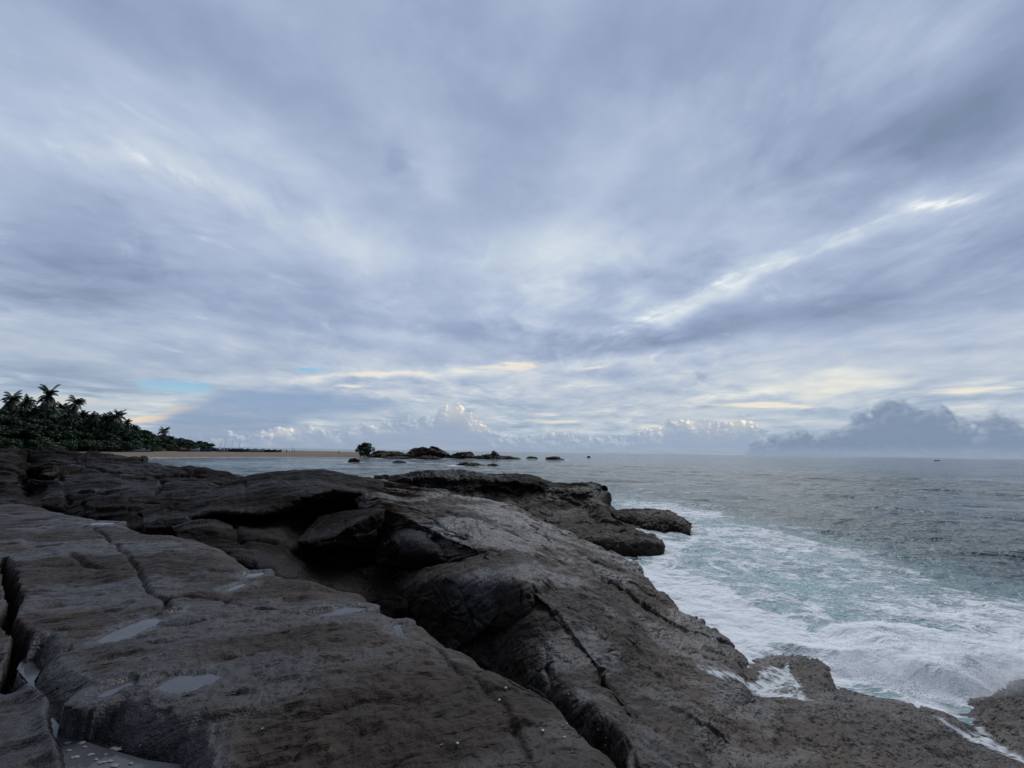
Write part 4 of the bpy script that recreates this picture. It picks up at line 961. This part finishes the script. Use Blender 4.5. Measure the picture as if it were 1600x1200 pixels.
# ------------------------------------------------------------------ vegetation
def leaf_mat(name, a, b_):
    m, nt, b, _ = new_mat(name)
    n = node(nt, 'ShaderNodeNewGeometry'); pos = S(nt, n.outputs['Position'])
    rnd = S(nt, n.outputs['Random Per Island'])
    put(nt, b.inputs['Base Color'], mix(nt, (noise(nt, pos, .35, 3, .6) * .6 + rnd * .5 - .05).sat(), a, b_))
    b.inputs['Roughness'].default_value = .6; b.inputs['Specular IOR Level'].default_value = .3
    return m
M_leaf = leaf_mat('broad_leaf', (.012, .030, .016), (.030, .066, .030))
M_palm = leaf_mat('palm_leaf', (.012, .022, .014), (.028, .046, .022))
M_scrub = leaf_mat('scrub_leaf', (.018, .040, .018), (.038, .075, .032))
M_bark = plain('bark', (.05, .042, .034), .9, .35, 2.0)
def leaves(mb_v, mb_f, c, rad, n, size, rs):
    d = rs.normal(size=(n, 3)); d /= np.linalg.norm(d, axis=1)[:, None]
    r = rs.uniform(.45, 1.0, n) ** .6
    pos = c + d * r[:, None] * rad
    nrm = d + rs.normal(size=(n, 3)) * .7; nrm /= np.linalg.norm(nrm, axis=1)[:, None]
    h = rs.normal(size=(n, 3)); u = np.cross(nrm, h); u /= np.linalg.norm(u, axis=1)[:, None]; w = np.cross(nrm, u)
    s = size * rs.uniform(.6, 1.4, n)[:, None]
    q = np.stack([pos - u * s, pos - w * s * .5, pos + u * s, pos + w * s * .5], 1).reshape(-1, 3)
    b = sum(len(v) for v in mb_v); mb_v.append(q); mb_f.append(np.arange(n * 4).reshape(n, 4) + b)
def tree_protos(seed, Ht, Wd, trunk_h, nclump, nleaf, size, mat):
    rs = np.random.RandomState(seed); vs, fs = [], []
    t = MB(); t.tube([(0, 0, -.4), (.1, 0, trunk_h * .5), (0, .15, trunk_h), (0.1, .1, Ht * .7)], [.34, .26, .2, .08], 7)
    for k in range(nclump):
        a = rs.uniform(0, 6.283); h = rs.uniform(0, 1); rr = Wd * (1 - .55 * h ** 1.6) * math.sqrt(rs.uniform(.05, 1))
        c = np.array([rr * math.cos(a), rr * math.sin(a), trunk_h * .55 + (Ht - trunk_h * .55) * h * .86 + .4])
        R = rs.uniform(.75, 1.5) * Wd * .30
        leaves(vs, fs, c, np.array([R, R, R * .7]), nleaf, size, rs)
        if k % 3 == 0: t.tube([(0, 0, min(trunk_h, c[2] * .6)), c * np.array([.5, .5, .9]), c], [.12, .08, .03], 5)
    me = []
    V = np.concatenate(vs); F = np.concatenate(fs)
    tm = bpy.data.meshes.new('trunk'); tm.from_pydata(t.V, [], t.F); tm.materials.append(M_bark)
    cm = bpy.data.meshes.new('crown'); cm.from_pydata([tuple(v) for v in V], [], [tuple(f) for f in F]); cm.materials.append(mat)
    return tm, cm
def palm_protos(seed, Ht, nf, L, lean):
    rs = np.random.RandomState(seed)
    t = MB(); pts = [(lean * (k / 6) ** 1.7, .4 * math.sin(k * .7), Ht * k / 6 - (.4 if k == 0 else 0)) for k in range(7)]
    t.tube(pts, [.26 - .10 * k / 6 for k in range(7)], 7); top = np.array(pts[-1])
    vs, fs = [], []; b = 0
    for i in range(nf):
        a = 6.283 * i / nf * 2.4 + rs.uniform(-.3, .3); up = math.radians(rs.uniform(-12, 78)); dirv = np.array([math.cos(a), math.sin(a), 0])
        Lf = L * rs.uniform(.8, 1.1); n = 17; p = top.copy(); ang = up; prev = None
        for k in range(n):
            stp = Lf / n; t_ = dirv * math.cos(ang) + np.array([0, 0, math.sin(ang)]); p2 = p + t_ * stp
            side = np.cross(dirv, (0, 0, 1.0)); wd = L * .20 * math.sin(math.pi * min(1, (k + 1.2) / (n + .8)) ** .8) + .05
            for sgn in (-1, 1):
                tip = (p + p2) / 2 + side * sgn * wd + t_ * wd * .5 - np.array([0, 0, wd * .55])
                vs += [p, p2, tip + t_ * stp * .25, tip - t_ * stp * .2]; fs.append((b, b + 1, b + 2, b + 3)); b += 4
            p = p2; ang -= math.radians(rs.uniform(3.2, 7.2))
    tm = bpy.data.meshes.new('trunk'); tm.from_pydata(t.V, [], t.F); tm.materials.append(M_bark)
    cm = bpy.data.meshes.new('crown'); cm.from_pydata([tuple(v) for v in vs], [], fs); cm.materials.append(M_palm)
    return tm, cm
def plant(name, proto, loc, s, rz, label, cat, group=None, trunk='trunk'):
    r = empty(name, loc, rz); r.scale = s; tag(r, label, cat, group)
    link(bpy.data.objects.new(trunk, proto[0]), r); link(bpy.data.objects.new('crown', proto[1]), r); return r
TREES = [tree_protos(11, 9, 4.2, 3.2, 22, 130, .42, M_leaf), tree_protos(12, 8, 4.8, 2.4, 24, 130, .42, M_leaf), tree_protos(13, 10, 3.8, 3.6, 22, 130, .42, M_leaf)]
SCRUB = [tree_protos(21, 4.0, 4.4, .8, 16, 130, .36, M_scrub), tree_protos(22, 3.4, 3.8, .6, 14, 130, .36, M_scrub)]
PALMS = [palm_protos(31, 10, 26, 4.4, .8), palm_protos(32, 10, 22, 4.2, -1.2), palm_protos(33, 10, 30, 4.0, .2)]
rnd = random.Random(5)
def stand(px, depth):                   # ground point under a pixel column
    g = P(px, 700, depth); return g[0], g[1], sand_z(g[0], g[1])
def top_h(px, py, depth, zg): return P(px, py, depth)[2] - zg
def put_palm(px, py, depth, k, label, group='palms above the beach trees', sc_=1.0):
    x, y, zg = stand(px, depth); h = top_h(px, py, depth, zg)
    f = PALMS[k]; th = h - 2.6 * sc_
    plant('palm_tree', f, (x, y, zg), (sc_, sc_, th / 10), rnd.uniform(0, 6.28), label, 'palm tree', group)
palm_list = [(62, 612, 150, 0, 'tallest palm, full head of fronds standing above the treeline'), (101, 623, 152, 1, 'second tallest palm, loose drooping fronds, right of the tallest'),
             (4, 616, 146, 2, 'palm cut by the left edge of the photo'), (27, 622, 160, 2, 'dark palm with two upright tufts left of the tallest palm'),
             (180, 646, 172, 0, 'rightmost palm of the ragged row behind the beach trees'), (193, 656, 178, 1, 'small palm standing free where the ragged row of palms ends'),
             (250, 668, 215, 0, 'lone spiky palm above the low trees by the beached boats'), (262, 678, 218, 1, 'low palm leaning beside the lone spiky palm')]
for px, py, dp, k, lb in palm_list: put_palm(px, py, dp, k, lb, sc_=.85 if px < 150 else (.7 if px < 200 else .8))
for i, (px, py) in enumerate([(118, 646), (128, 648), (138, 646), (146, 650), (155, 648), (164, 649), (172, 648), (80, 640), (44, 636), (15, 640), (110, 648), (54, 634), (88, 636), (34, 632), (70, 634), (96, 640), (-6, 630)]):
    put_palm(px, py, 165 + (i * 7) % 14, i % 3, 'dark palm in the ragged row over the beach trees', 'ragged row of palms', .7)
prof_x = [-120, 0, 40, 80, 110, 150, 180, 205, 230, 245, 262, 285, 300, 318, 330, 338]
prof_y = [632, 637, 636, 639, 646, 650, 655, 664, 670, 674, 679, 681, 684, 689, 695, 699]
dep_x = [-120, 0, 100, 200, 260, 340]; dep_y = [128, 140, 158, 180, 210, 235]
tree_n = 0
for row, (dy, lo, n) in enumerate([(8, 0, 34), (0, 9, 30), (-6, 20, 24)]):
    for i in range(n):
        px = -110 + 446 * (i + rnd.uniform(.2, .8)) / n
        dp = np.interp(px, dep_x, dep_y) + dy + rnd.uniform(-3, 3)
        x, y, zg = stand(px, dp); zg = max(zg, .6)
        py = np.interp(px, prof_x, prof_y); py = py + (700 - py) * lo / 48 + rnd.uniform(-2, 5)
        h = max(1.5, top_h(px, py, dp, zg)); k = rnd.randrange(3); w = .55 + h / 14
        hh = (9, 8, 10)[k]
        plant('broadleaf_tree', TREES[k], (x, y, zg), (w, w, h / hh), rnd.uniform(0, 6.28), 'dense dark green tree in the wood behind the beach', 'tree', 'trees of the beach wood')
for i in range(26):
    px = -60 + 390 * (i + rnd.uniform(.2, .8)) / 26
    dp = np.interp(px, dep_x, dep_y) - 11 + rnd.uniform(-2, 2)
    x, y, zg = stand(px, dp); zg = max(zg, .8)
    h = np.interp(px, [-60, 60, 170, 250, 335], [4.2, 3.6, 4.6, 3.6, 1.6]) * rnd.uniform(.75, 1.15); k = rnd.randrange(2)
    plant('beach_bush', SCRUB[k], (x, y, zg), (h / 4.2, h / 4.2, h / 4), rnd.uniform(0, 6.28), 'rounded green bush at the edge of the sand', 'bush', 'bushes along the beach', 'stem')

# ------------------------------------------------------------------ islet and offshore rocks
def sea_rock(x0, x1, ytop, ybase, depth, label, mat=None, seed=0, peaks=(), group=None, thick=.55, name='sea_rock'):
    """rock standing in the sea, sized from the pixels it covers at its distance"""
    depth = G((x0 + x1) / 2, ybase)[1]
    a, b_ = P(x0, ybase, depth), P(x1, ybase, depth); w = (b_[0] - a[0]); c = (a + b_) / 2
    top = P((x0 + x1) / 2, ytop, depth)[2]; hgt = max(top, .18)
    nt_, np_ = 96, 40
    T, Q = np.meshgrid(np.linspace(0, 2 * math.pi, nt_, endpoint=False), np.linspace(0, 1, np_), indexing='ij')
    rr = np.sin(Q * math.pi / 2) ; x = np.cos(T) * rr; y = np.sin(T) * rr
    prof = np.interp(x.ravel(), [-1.05] + [p[0] for p in peaks] + [1.05], [.15] + [p[1] for p in peaks] + [.15]) if peaks else 1.0
    zz = (np.cos(Q * math.pi / 2) ** .8).ravel() * prof
    Vv = np.c_[x.ravel() * w / 2, y.ravel() * w / 2 * thick, zz * (hgt + .5) - .5]
    s = 2.4 / w
    qn = Vv * s * np.array([1, 1, 1.6]) + seed
    n3 = np.stack([fbm(qn * 2.2, 5, .6), fbm(qn * 2.2 + 20, 5, .6), fbm(qn * 2.2 + 40, 5, .6)], 1)
    Vv = Vv + n3 * np.array([.09 * w, .07 * w, .22 * hgt]) * np.array([1, 1, 1]) * (Vv[:, 2:3] > -.4)
    i = np.arange(nt_ * np_).reshape(nt_, np_); j = np.roll(i, -1, 0)
    F = np.stack([i[:, :-1].ravel(), i[:, 1:].ravel(), j[:, 1:].ravel(), j[:, :-1].ravel()], 1)
    o = mesh_obj(name, Vv, np.ascontiguousarray(F), mat or M_islet); o.location = (c[0], c[1], 0); return tag(o, label, 'rock', group)
grass = plain('islet_turf', (.050, .044, .024), .95, .45, .6)
sea_rock(560, 655, 704, 714.5, 214, 'low grassy mound of the islet between the bush and the brown dome', grass, 1, [(-.9, .45), (-.5, .8), (-.2, 1), (.3, .75), (.9, .6)], thick=.4, name='islet_mound')
sea_rock(622, 703, 698.5, 715, 210, 'largest brown dome of the islet', None, 4, [(-.9, .35), (-.5, .7), (-.15, .95), (.3, 1.05), (.75, .9), (.97, .55)], thick=.5)
sea_rock(698, 748, 705.5, 716.5, 204, 'broad dark rock right of the brown islet dome', None, 7, [(-.8, .5), (-.3, .8), (.4, 1), (.9, .6)])
sea_rock(733, 792, 707, 717, 200, 'knobbly dark rock with a pointed knob beyond the broad dark rock', None, 9, [(-.8, .75), (-.3, .55), (.15, .7), (.35, 1.15), (.6, .65), (.9, .4)])
sea_rock(770, 816, 711.5, 717, 198, 'flat low rock tapering at the end of the islet', None, 12, [(-.8, 1), (0, .9), (.8, .5)])
sea_rock(590, 650, 713.3, 716.5, 203, 'thin dark reef below the grassy islet mound', None, 14)
sea_rock(648, 690, 712.5, 717.5, 199, 'dark reef ledge awash below the brown dome', None, 15)
sea_rock(822, 840, 713.2, 716.6, 204, 'tiny dark rock between the islet end and the pointed reef', None, 17)
sea_rock(851, 884, 713, 718.2, 196, 'dark pointed reef standing alone right of the islet', None, 19, [(-.8, .9), (0, 1), (.4, .7), (.9, .3)])
sea_rock(917, 923, 712.5, 715, 225, 'single speck of rock farthest right of the islet', None, 22)
sea_rock(543.5, 562, 716, 722, 150, 'small dark rock in the water below the islet bush', None, 25)
sea_rock(612, 636, 720, 723, 145, 'small flat rock barely above the water in mid bay', None, 27)
sea_rock(709, 764, 722, 727.5, 128, 'long low dark rock lying in the water of the bay', None, 29, [(-.8, .75), (-.3, 1), (.2, .8), (.8, .6)], thick=.35)
sea_rock(758, 782, 725, 728, 127, 'thin awash rock touching the long low rock', None, 33, thick=.35)
# islet bush
x, y, _ = P(567, 712, 212)
bush = tree_protos(41, 6, 4.6, 1.0, 22, 150, .36, M_leaf)
plant('islet_bush', bush, (x + .8, y, .5), (1.0, 1.0, 1.08), .4, 'dense round dark bush at the left end of the islet', 'bush')
x, y, _ = P(562, 712, 212)
plant('screw_palm', palm_protos(42, 10, 26, 3.0, .3), (x, y + .8, .4), (.9, .9, .56), .4, 'spiky leaved palm sticking out of the islet bush', 'palm tree')

# ------------------------------------------------------------------ boats
M_hull_d = plain('dark_hull_paint', (.03, .035, .05), .6); M_hull_b = plain('blue_hull_paint', (.03, .07, .17), .5); M_hull_w = plain('pale_hull_paint', (.32, .35, .37), .6)
M_hull_r = plain('red_hull_paint', (.12, .04, .03), .6); M_wood = plain('spar_wood', (.09, .07, .05), .8); M_net = plain('net_cover', (.06, .09, .12), .9)
def hull_mb(L, W, Hh, sheer):
    V, F = [], []; n, k = 15, 9
    for i in range(n):
        t = i / (n - 1) * 2 - 1; w = W / 2 * (1 - abs(t) ** 2.6) + .03; zt = Hh + sheer * t * t; zb = .05 + sheer * .55 * abs(t) ** 3
        for j in range(k):
            a = math.pi * j / (k - 1); V.append((t * L / 2, -math.cos(a) * w, zt - (zt - zb) * math.sin(a) ** .8))
        for j in range(k):                                  # inside skin
            a = math.pi * (k - 1 - j) / (k - 1); V.append((t * L / 2 * .97, -math.cos(a) * w * .88, zt - (zt - zb) * .85 * math.sin(a) ** .8))
    m = 2 * k
    for i in range(n - 1):
        for j in range(m): F.append((i * m + j, i * m + (j + 1) % m, (i + 1) * m + (j + 1) % m, (i + 1) * m + j))
    F.append(tuple(range(m))[::-1]); F.append(tuple((n - 1) * m + j for j in range(m)))
    b = MB(); b.V, b.F = V, F; return b
def boat(loc, rz, L, hull_mat, label, mast=0, canopy=False, engine=False, group='fishing boats drawn up on the spit', side=1, spars=()):
    r = empty('outrigger_boat', loc, rz); tag(r, label, 'boat', group)
    hull_mb(L, L * .14, L * .16, L * .09).build('hull', hull_mat, r)
    f = MB(); y = side * L * .38
    f.tube([(-L * .38, y, .28), (-L * .2, y, .16), (L * .2, y, .16), (L * .42, y, .34)], [.05, .13, .13, .05], 8); f.build('outrigger_float', M_wood, r)
    for x in (-L * .18, L * .2):
        a = MB(); a.tube([(x, -side * L * .05, L * .12), (x, y * .55, L * .14), (x, y, .26)], [.06, .06, .05], 6); a.build('outrigger_boom', M_wood, r)
    if mast:
        a = MB(); a.tube([(L * .08, 0, L * .05), (L * .08, 0, mast)], [.05, .03], 6); a.build('mast', M_wood, r)
    for dx, h in spars:
        a = MB(); a.tube([(-L * .1, 0, L * .08), (-L * .1 + dx, 0, h)], [.08, .05], 6); a.build('spar', M_wood, r)
    if canopy:
        c = MB()
        pts = [(-L * .14, -.45), (L * .14, -.45)]
        V = []; n = 9
        for x in (-L * .15, L * .17):
            for j in range(n): a = math.pi * j / (n - 1); V.append((x, -math.cos(a) * L * .068, L * .11 + math.sin(a) * L * .12))
        F = [(j, j + 1, n + j + 1, n + j) for j in range(n - 1)] + [tuple(range(n))[::-1], tuple(range(n, 2 * n))]
        c.add(V, F); c.build('net_cover', M_net, r)
    if engine:
        e = MB(); e.box((-L * .49, 0, L * .19), (.4, .34, .5)); e.tube([(-L * .5, 0, L * .17), (-L * .53, 0, -.05)], [.09, .06], 6); e.build('outboard_motor', M_hull_d, r)
    return r
def at(px, depth): x, y, zg = stand(px, depth); return (x, y, zg - .05)
boat(at(345, 218), .5, 8.5, M_hull_d, 'dark long boat farthest left in the row on the spit', mast=3.2, spars=((1.0, 6.2),))
boat(at(349, 212), 1.2, 6.5, M_hull_b, 'blue boat with a raised cover beside two thin masts', mast=7.0, canopy=True)
boat(at(360, 218), .4, 8.0, M_hull_d, 'dark boat with a tall thin mast behind the blue boat', mast=6.2)
boat(at(366, 216), .3, 8.5, M_hull_d, 'dark boat under a humped net next to the blue boat', canopy=True, mast=0)
boat(at(376, 217), .2, 8.0, M_net, 'grey-blue boat with a net cover in the middle of the row', canopy=True, spars=((.2, 6.0),))
boat(at(388, 220), .1, 8.5, M_hull_w, 'pale boat with an outboard motor in the middle of the row', engine=True)
boat(at(400, 222), .25, 8.5, M_hull_w, 'pale low boat with upswept ends right of the motor boat')
boat(at(411, 226), .15, 7.5, M_hull_d, 'small dark boat near the right of the row')
boat(at(421, 228), .1, 7.5, M_hull_d, 'dark low boat before the standing people on the spit')
boat(at(430, 232), .3, 6.5, M_hull_d, 'last and smallest dark boat at the right end of the row')
boat(at(212, 168), .2, 7.0, M_hull_w, 'pale boat lying alone under the trees left of the others', engine=True, group='fishing boats under the trees')
boat(at(226, 172), -.2, 6.0, M_hull_w, 'worn pale boat half hidden in bushes beside the lone boat', group='fishing boats under the trees')
boat(at(285, 196), .3, 7.0, M_hull_r, 'reddish boat with a raised spar under the low trees', spars=((1.6, 4.6),), group='fishing boats under the trees')
boat(at(297, 200), .5, 8.0, M_hull_w, 'pale boat with two crossing slanted spars under the low trees', spars=((3.2, 5.6), (-1.2, 4.6)), group='fishing boats under the trees')
boat(at(318, 206), .2, 8.0, M_hull_b, 'blue-grey boat at the right end of the low trees', group='fishing boats under the trees')
g = P(1464, 721.5, 560)
fb = boat((g[0], g[1], -.1), 2.9, 6.0, M_hull_d, 'lone small dark fishing boat out on the open sea near the horizon', canopy=False, engine=True, group=None)

# ------------------------------------------------------------------ people on the spit
M_skin = plain('skin', (.16, .085, .055), .6, .1); M_shirt = plain('dark_shirt', (.025, .03, .045), .9); M_trouser = plain('dark_trousers', (.03, .028, .028), .9); M_hair = plain('black_hair', (.008, .007, .006), .6); M_red = plain('red_shirt', (.14, .03, .025), .9)
def person(loc, rz, label, shirt, stride=.0):
    r = empty('person', loc, rz); tag(r, label, 'person', 'people on the sand spit')
    V, E, Rd = [], [], []
    def j(p, rad, par=None):
        V.append(p); Rd.append(rad); i = len(V) - 1
        if par is not None: E.append((par, i))
        return i
    pel = j((0, 0, .95), .13); wa = j((0, 0, 1.12), .12, pel); ch = j((0, 0, 1.32), .145, wa); nk = j((0, 0, 1.47), .055, ch); hd = j((0, .01, 1.56), .075, nk); j((0, .015, 1.66), .095, hd); 
    for s in (-1, 1):
        hp = j((s * .09, 0, .9), .095, pel); kn = j((s * .10, stride * s * .16, .50), .062, hp); an = j((s * .10, stride * s * .26, .09), .042, kn); j((s * .11, stride * s * .26 + .15, .04), .035, an)
        sh = j((s * .18, 0, 1.40), .065, ch); elb = j((s * .25, -.03 * s * stride, 1.13), .043, sh); wr = j((s * .27, .06, .90), .03, elb); pm = j((s * .27, .075, .83), .036, wr)
        for q in range(4): k1 = j((s * (.262 + .004 * q), .05 + .017 * q, .775), .0095, pm); j((s * .255, .055 + .017 * q, .735 - .012 * (q in (1, 2))), .008, k1)
        t1 = j((s * .25, .105, .81), .010, pm); j((s * .245, .118, .775), .009, t1)
    me = bpy.data.meshes.new('body'); me.from_pydata(V, E, []); o = bpy.data.objects.new('body', me); link(o, r)
    md = o.modifiers.new('skin', 'SKIN'); sv = me.skin_vertices[0].data
    for i, q in enumerate(Rd): sv[i].radius = (q, q)
    sv[0].use_root = True
    o.modifiers.new('sub', 'SUBSURF').levels = 1; o.modifiers['sub'].render_levels = 1
    me.materials.append(M_skin)
    c = MB(); c.tube([(0, 0, .93), (0, 0, 1.12), (0, 0, 1.32), (0, 0, 1.44)], [.165, .155, .19, .11], 12)
    for s in (-1, 1): c.tube([(s * .15, 0, 1.41), (s * .235, -.01, 1.2)], [.085, .07], 8)
    c.build('shirt', shirt, r)
    c = MB(); c.tube([(0, 0, .86), (0, 0, .98)], [.165, .16], 12)
    for s in (-1, 1): c.tube([(s * .09, 0, .92), (s * .10, stride * s * .16, .50), (s * .10, stride * s * .25, .14)], [.115, .08, .065], 8)
    c.build('trousers', M_trouser, r)
    c = MB(); c.tube([(0, -.015, 1.63), (0, -.01, 1.70), (0, 0, 1.755), (0, 0, 1.775)], [.108, .112, .08, .02], 12); c.build('hair', M_hair, r)
    return r
def atz(px, depth): x, y, zg = stand(px, depth); return (x, y, max(zg, .1))
person(atz(530, 226), .5, 'person standing alone on the bare spit near the islet bush', M_shirt)
person(atz(434, 226), 2.4, 'person in dark clothes standing right behind the last boats', M_shirt, .6)
person(atz(440, 226), -1.2, 'person in a reddish shirt beside the last boats of the row', M_red, .4)
person(atz(448, 225), 1.0, 'person farthest right of those beside the boats', M_shirt, .2)
def post(px, depth, h, label):
    l = atz(px, depth); r = empty('mooring_post', l); tag(r, label, 'post', 'posts on the spit')
    m = MB(); m.tube([(0, 0, -.4), (.03, 0, h * .6), (.05, 0, h)], [.10, .09, .07], 8); m.build('pole', M_wood, r)
    m = MB(); m.tube([(.03, 0, h * .72), (.035, 0, h * .78)], [.13, .13], 8); m.build('rope_band', M_net, r)
post(457, 226, 3.2, 'taller thin post standing in the spit sand'); post(460.5, 228, 2.2, 'shorter thin post next to the taller post on the spit')
for px, lb in ((510, 'dark lump of rock on the spit waterline'), (533.5, 'small dark rock at the feet of the lone person'), (536.5, 'smallest dark rock near the islet end of the spit')):
    sea_rock(px - 1.6, px + 1.6, 711.0, 713.2, 216, lb, None, px % 17, thick=.8, name='beach_rock').location.z = .4

# ------------------------------------------------------------------ small things on the near rock
M_shell = plain('shell_white', (.55, .52, .46), .6, .15, 60)
def shells():
    rs = np.random.RandomState(9)
    def slab_at(px, py):
        dg = bpy.context.evaluated_depsgraph_get(); v = ray(px, py)
        hit, loc, *_ = sc.ray_cast(dg, Vector(CAM), Vector(v / np.linalg.norm(v))); return np.array(loc)
    spots = [(690, 1165), (776, 1044), (819, 1059), (790, 1076), (848, 1143), (882, 1153), (948, 1154), (946, 1165), (885, 1132), (935, 1141), (715, 1163), (888, 1085), (780, 1095), (219, 1167), (445, 898), (410, 1140)]
    for i, (px, py) in enumerate(spots):
        p = slab_at(px, py); s = .009 + .006 * rs.rand()
        V, F = [], []; n, k = 9, 4
        for a in range(n):
            for b in range(k):
                t = (a / (n - 1) - .5) * 2.4; r_ = (b + .2) / k; rib = 1 + .06 * (a % 2)
                V.append((math.sin(t) * r_ * s * rib, math.cos(t) * r_ * s * rib - s * .3, s * .5 * (1 - r_ ** 2)))
        for a in range(n - 1):
            for b in range(k - 1): F.append((a * k + b, (a + 1) * k + b, (a + 1) * k + b + 1, a * k + b + 1))
        o = mesh_obj('shell_fragment', V, F, M_shell); o.location = tuple(p + np.array([0, 0, .003])); o.rotation_euler = (rs.uniform(-.3, .3), rs.uniform(-.3, .3), rs.uniform(0, 6))
        md = o.modifiers.new('thick', 'SOLIDIFY'); md.thickness = .002
        tag(o, 'tiny white shell fragment lying on the near rock slab', 'shell', 'white shell fragments on the slab')
shells()
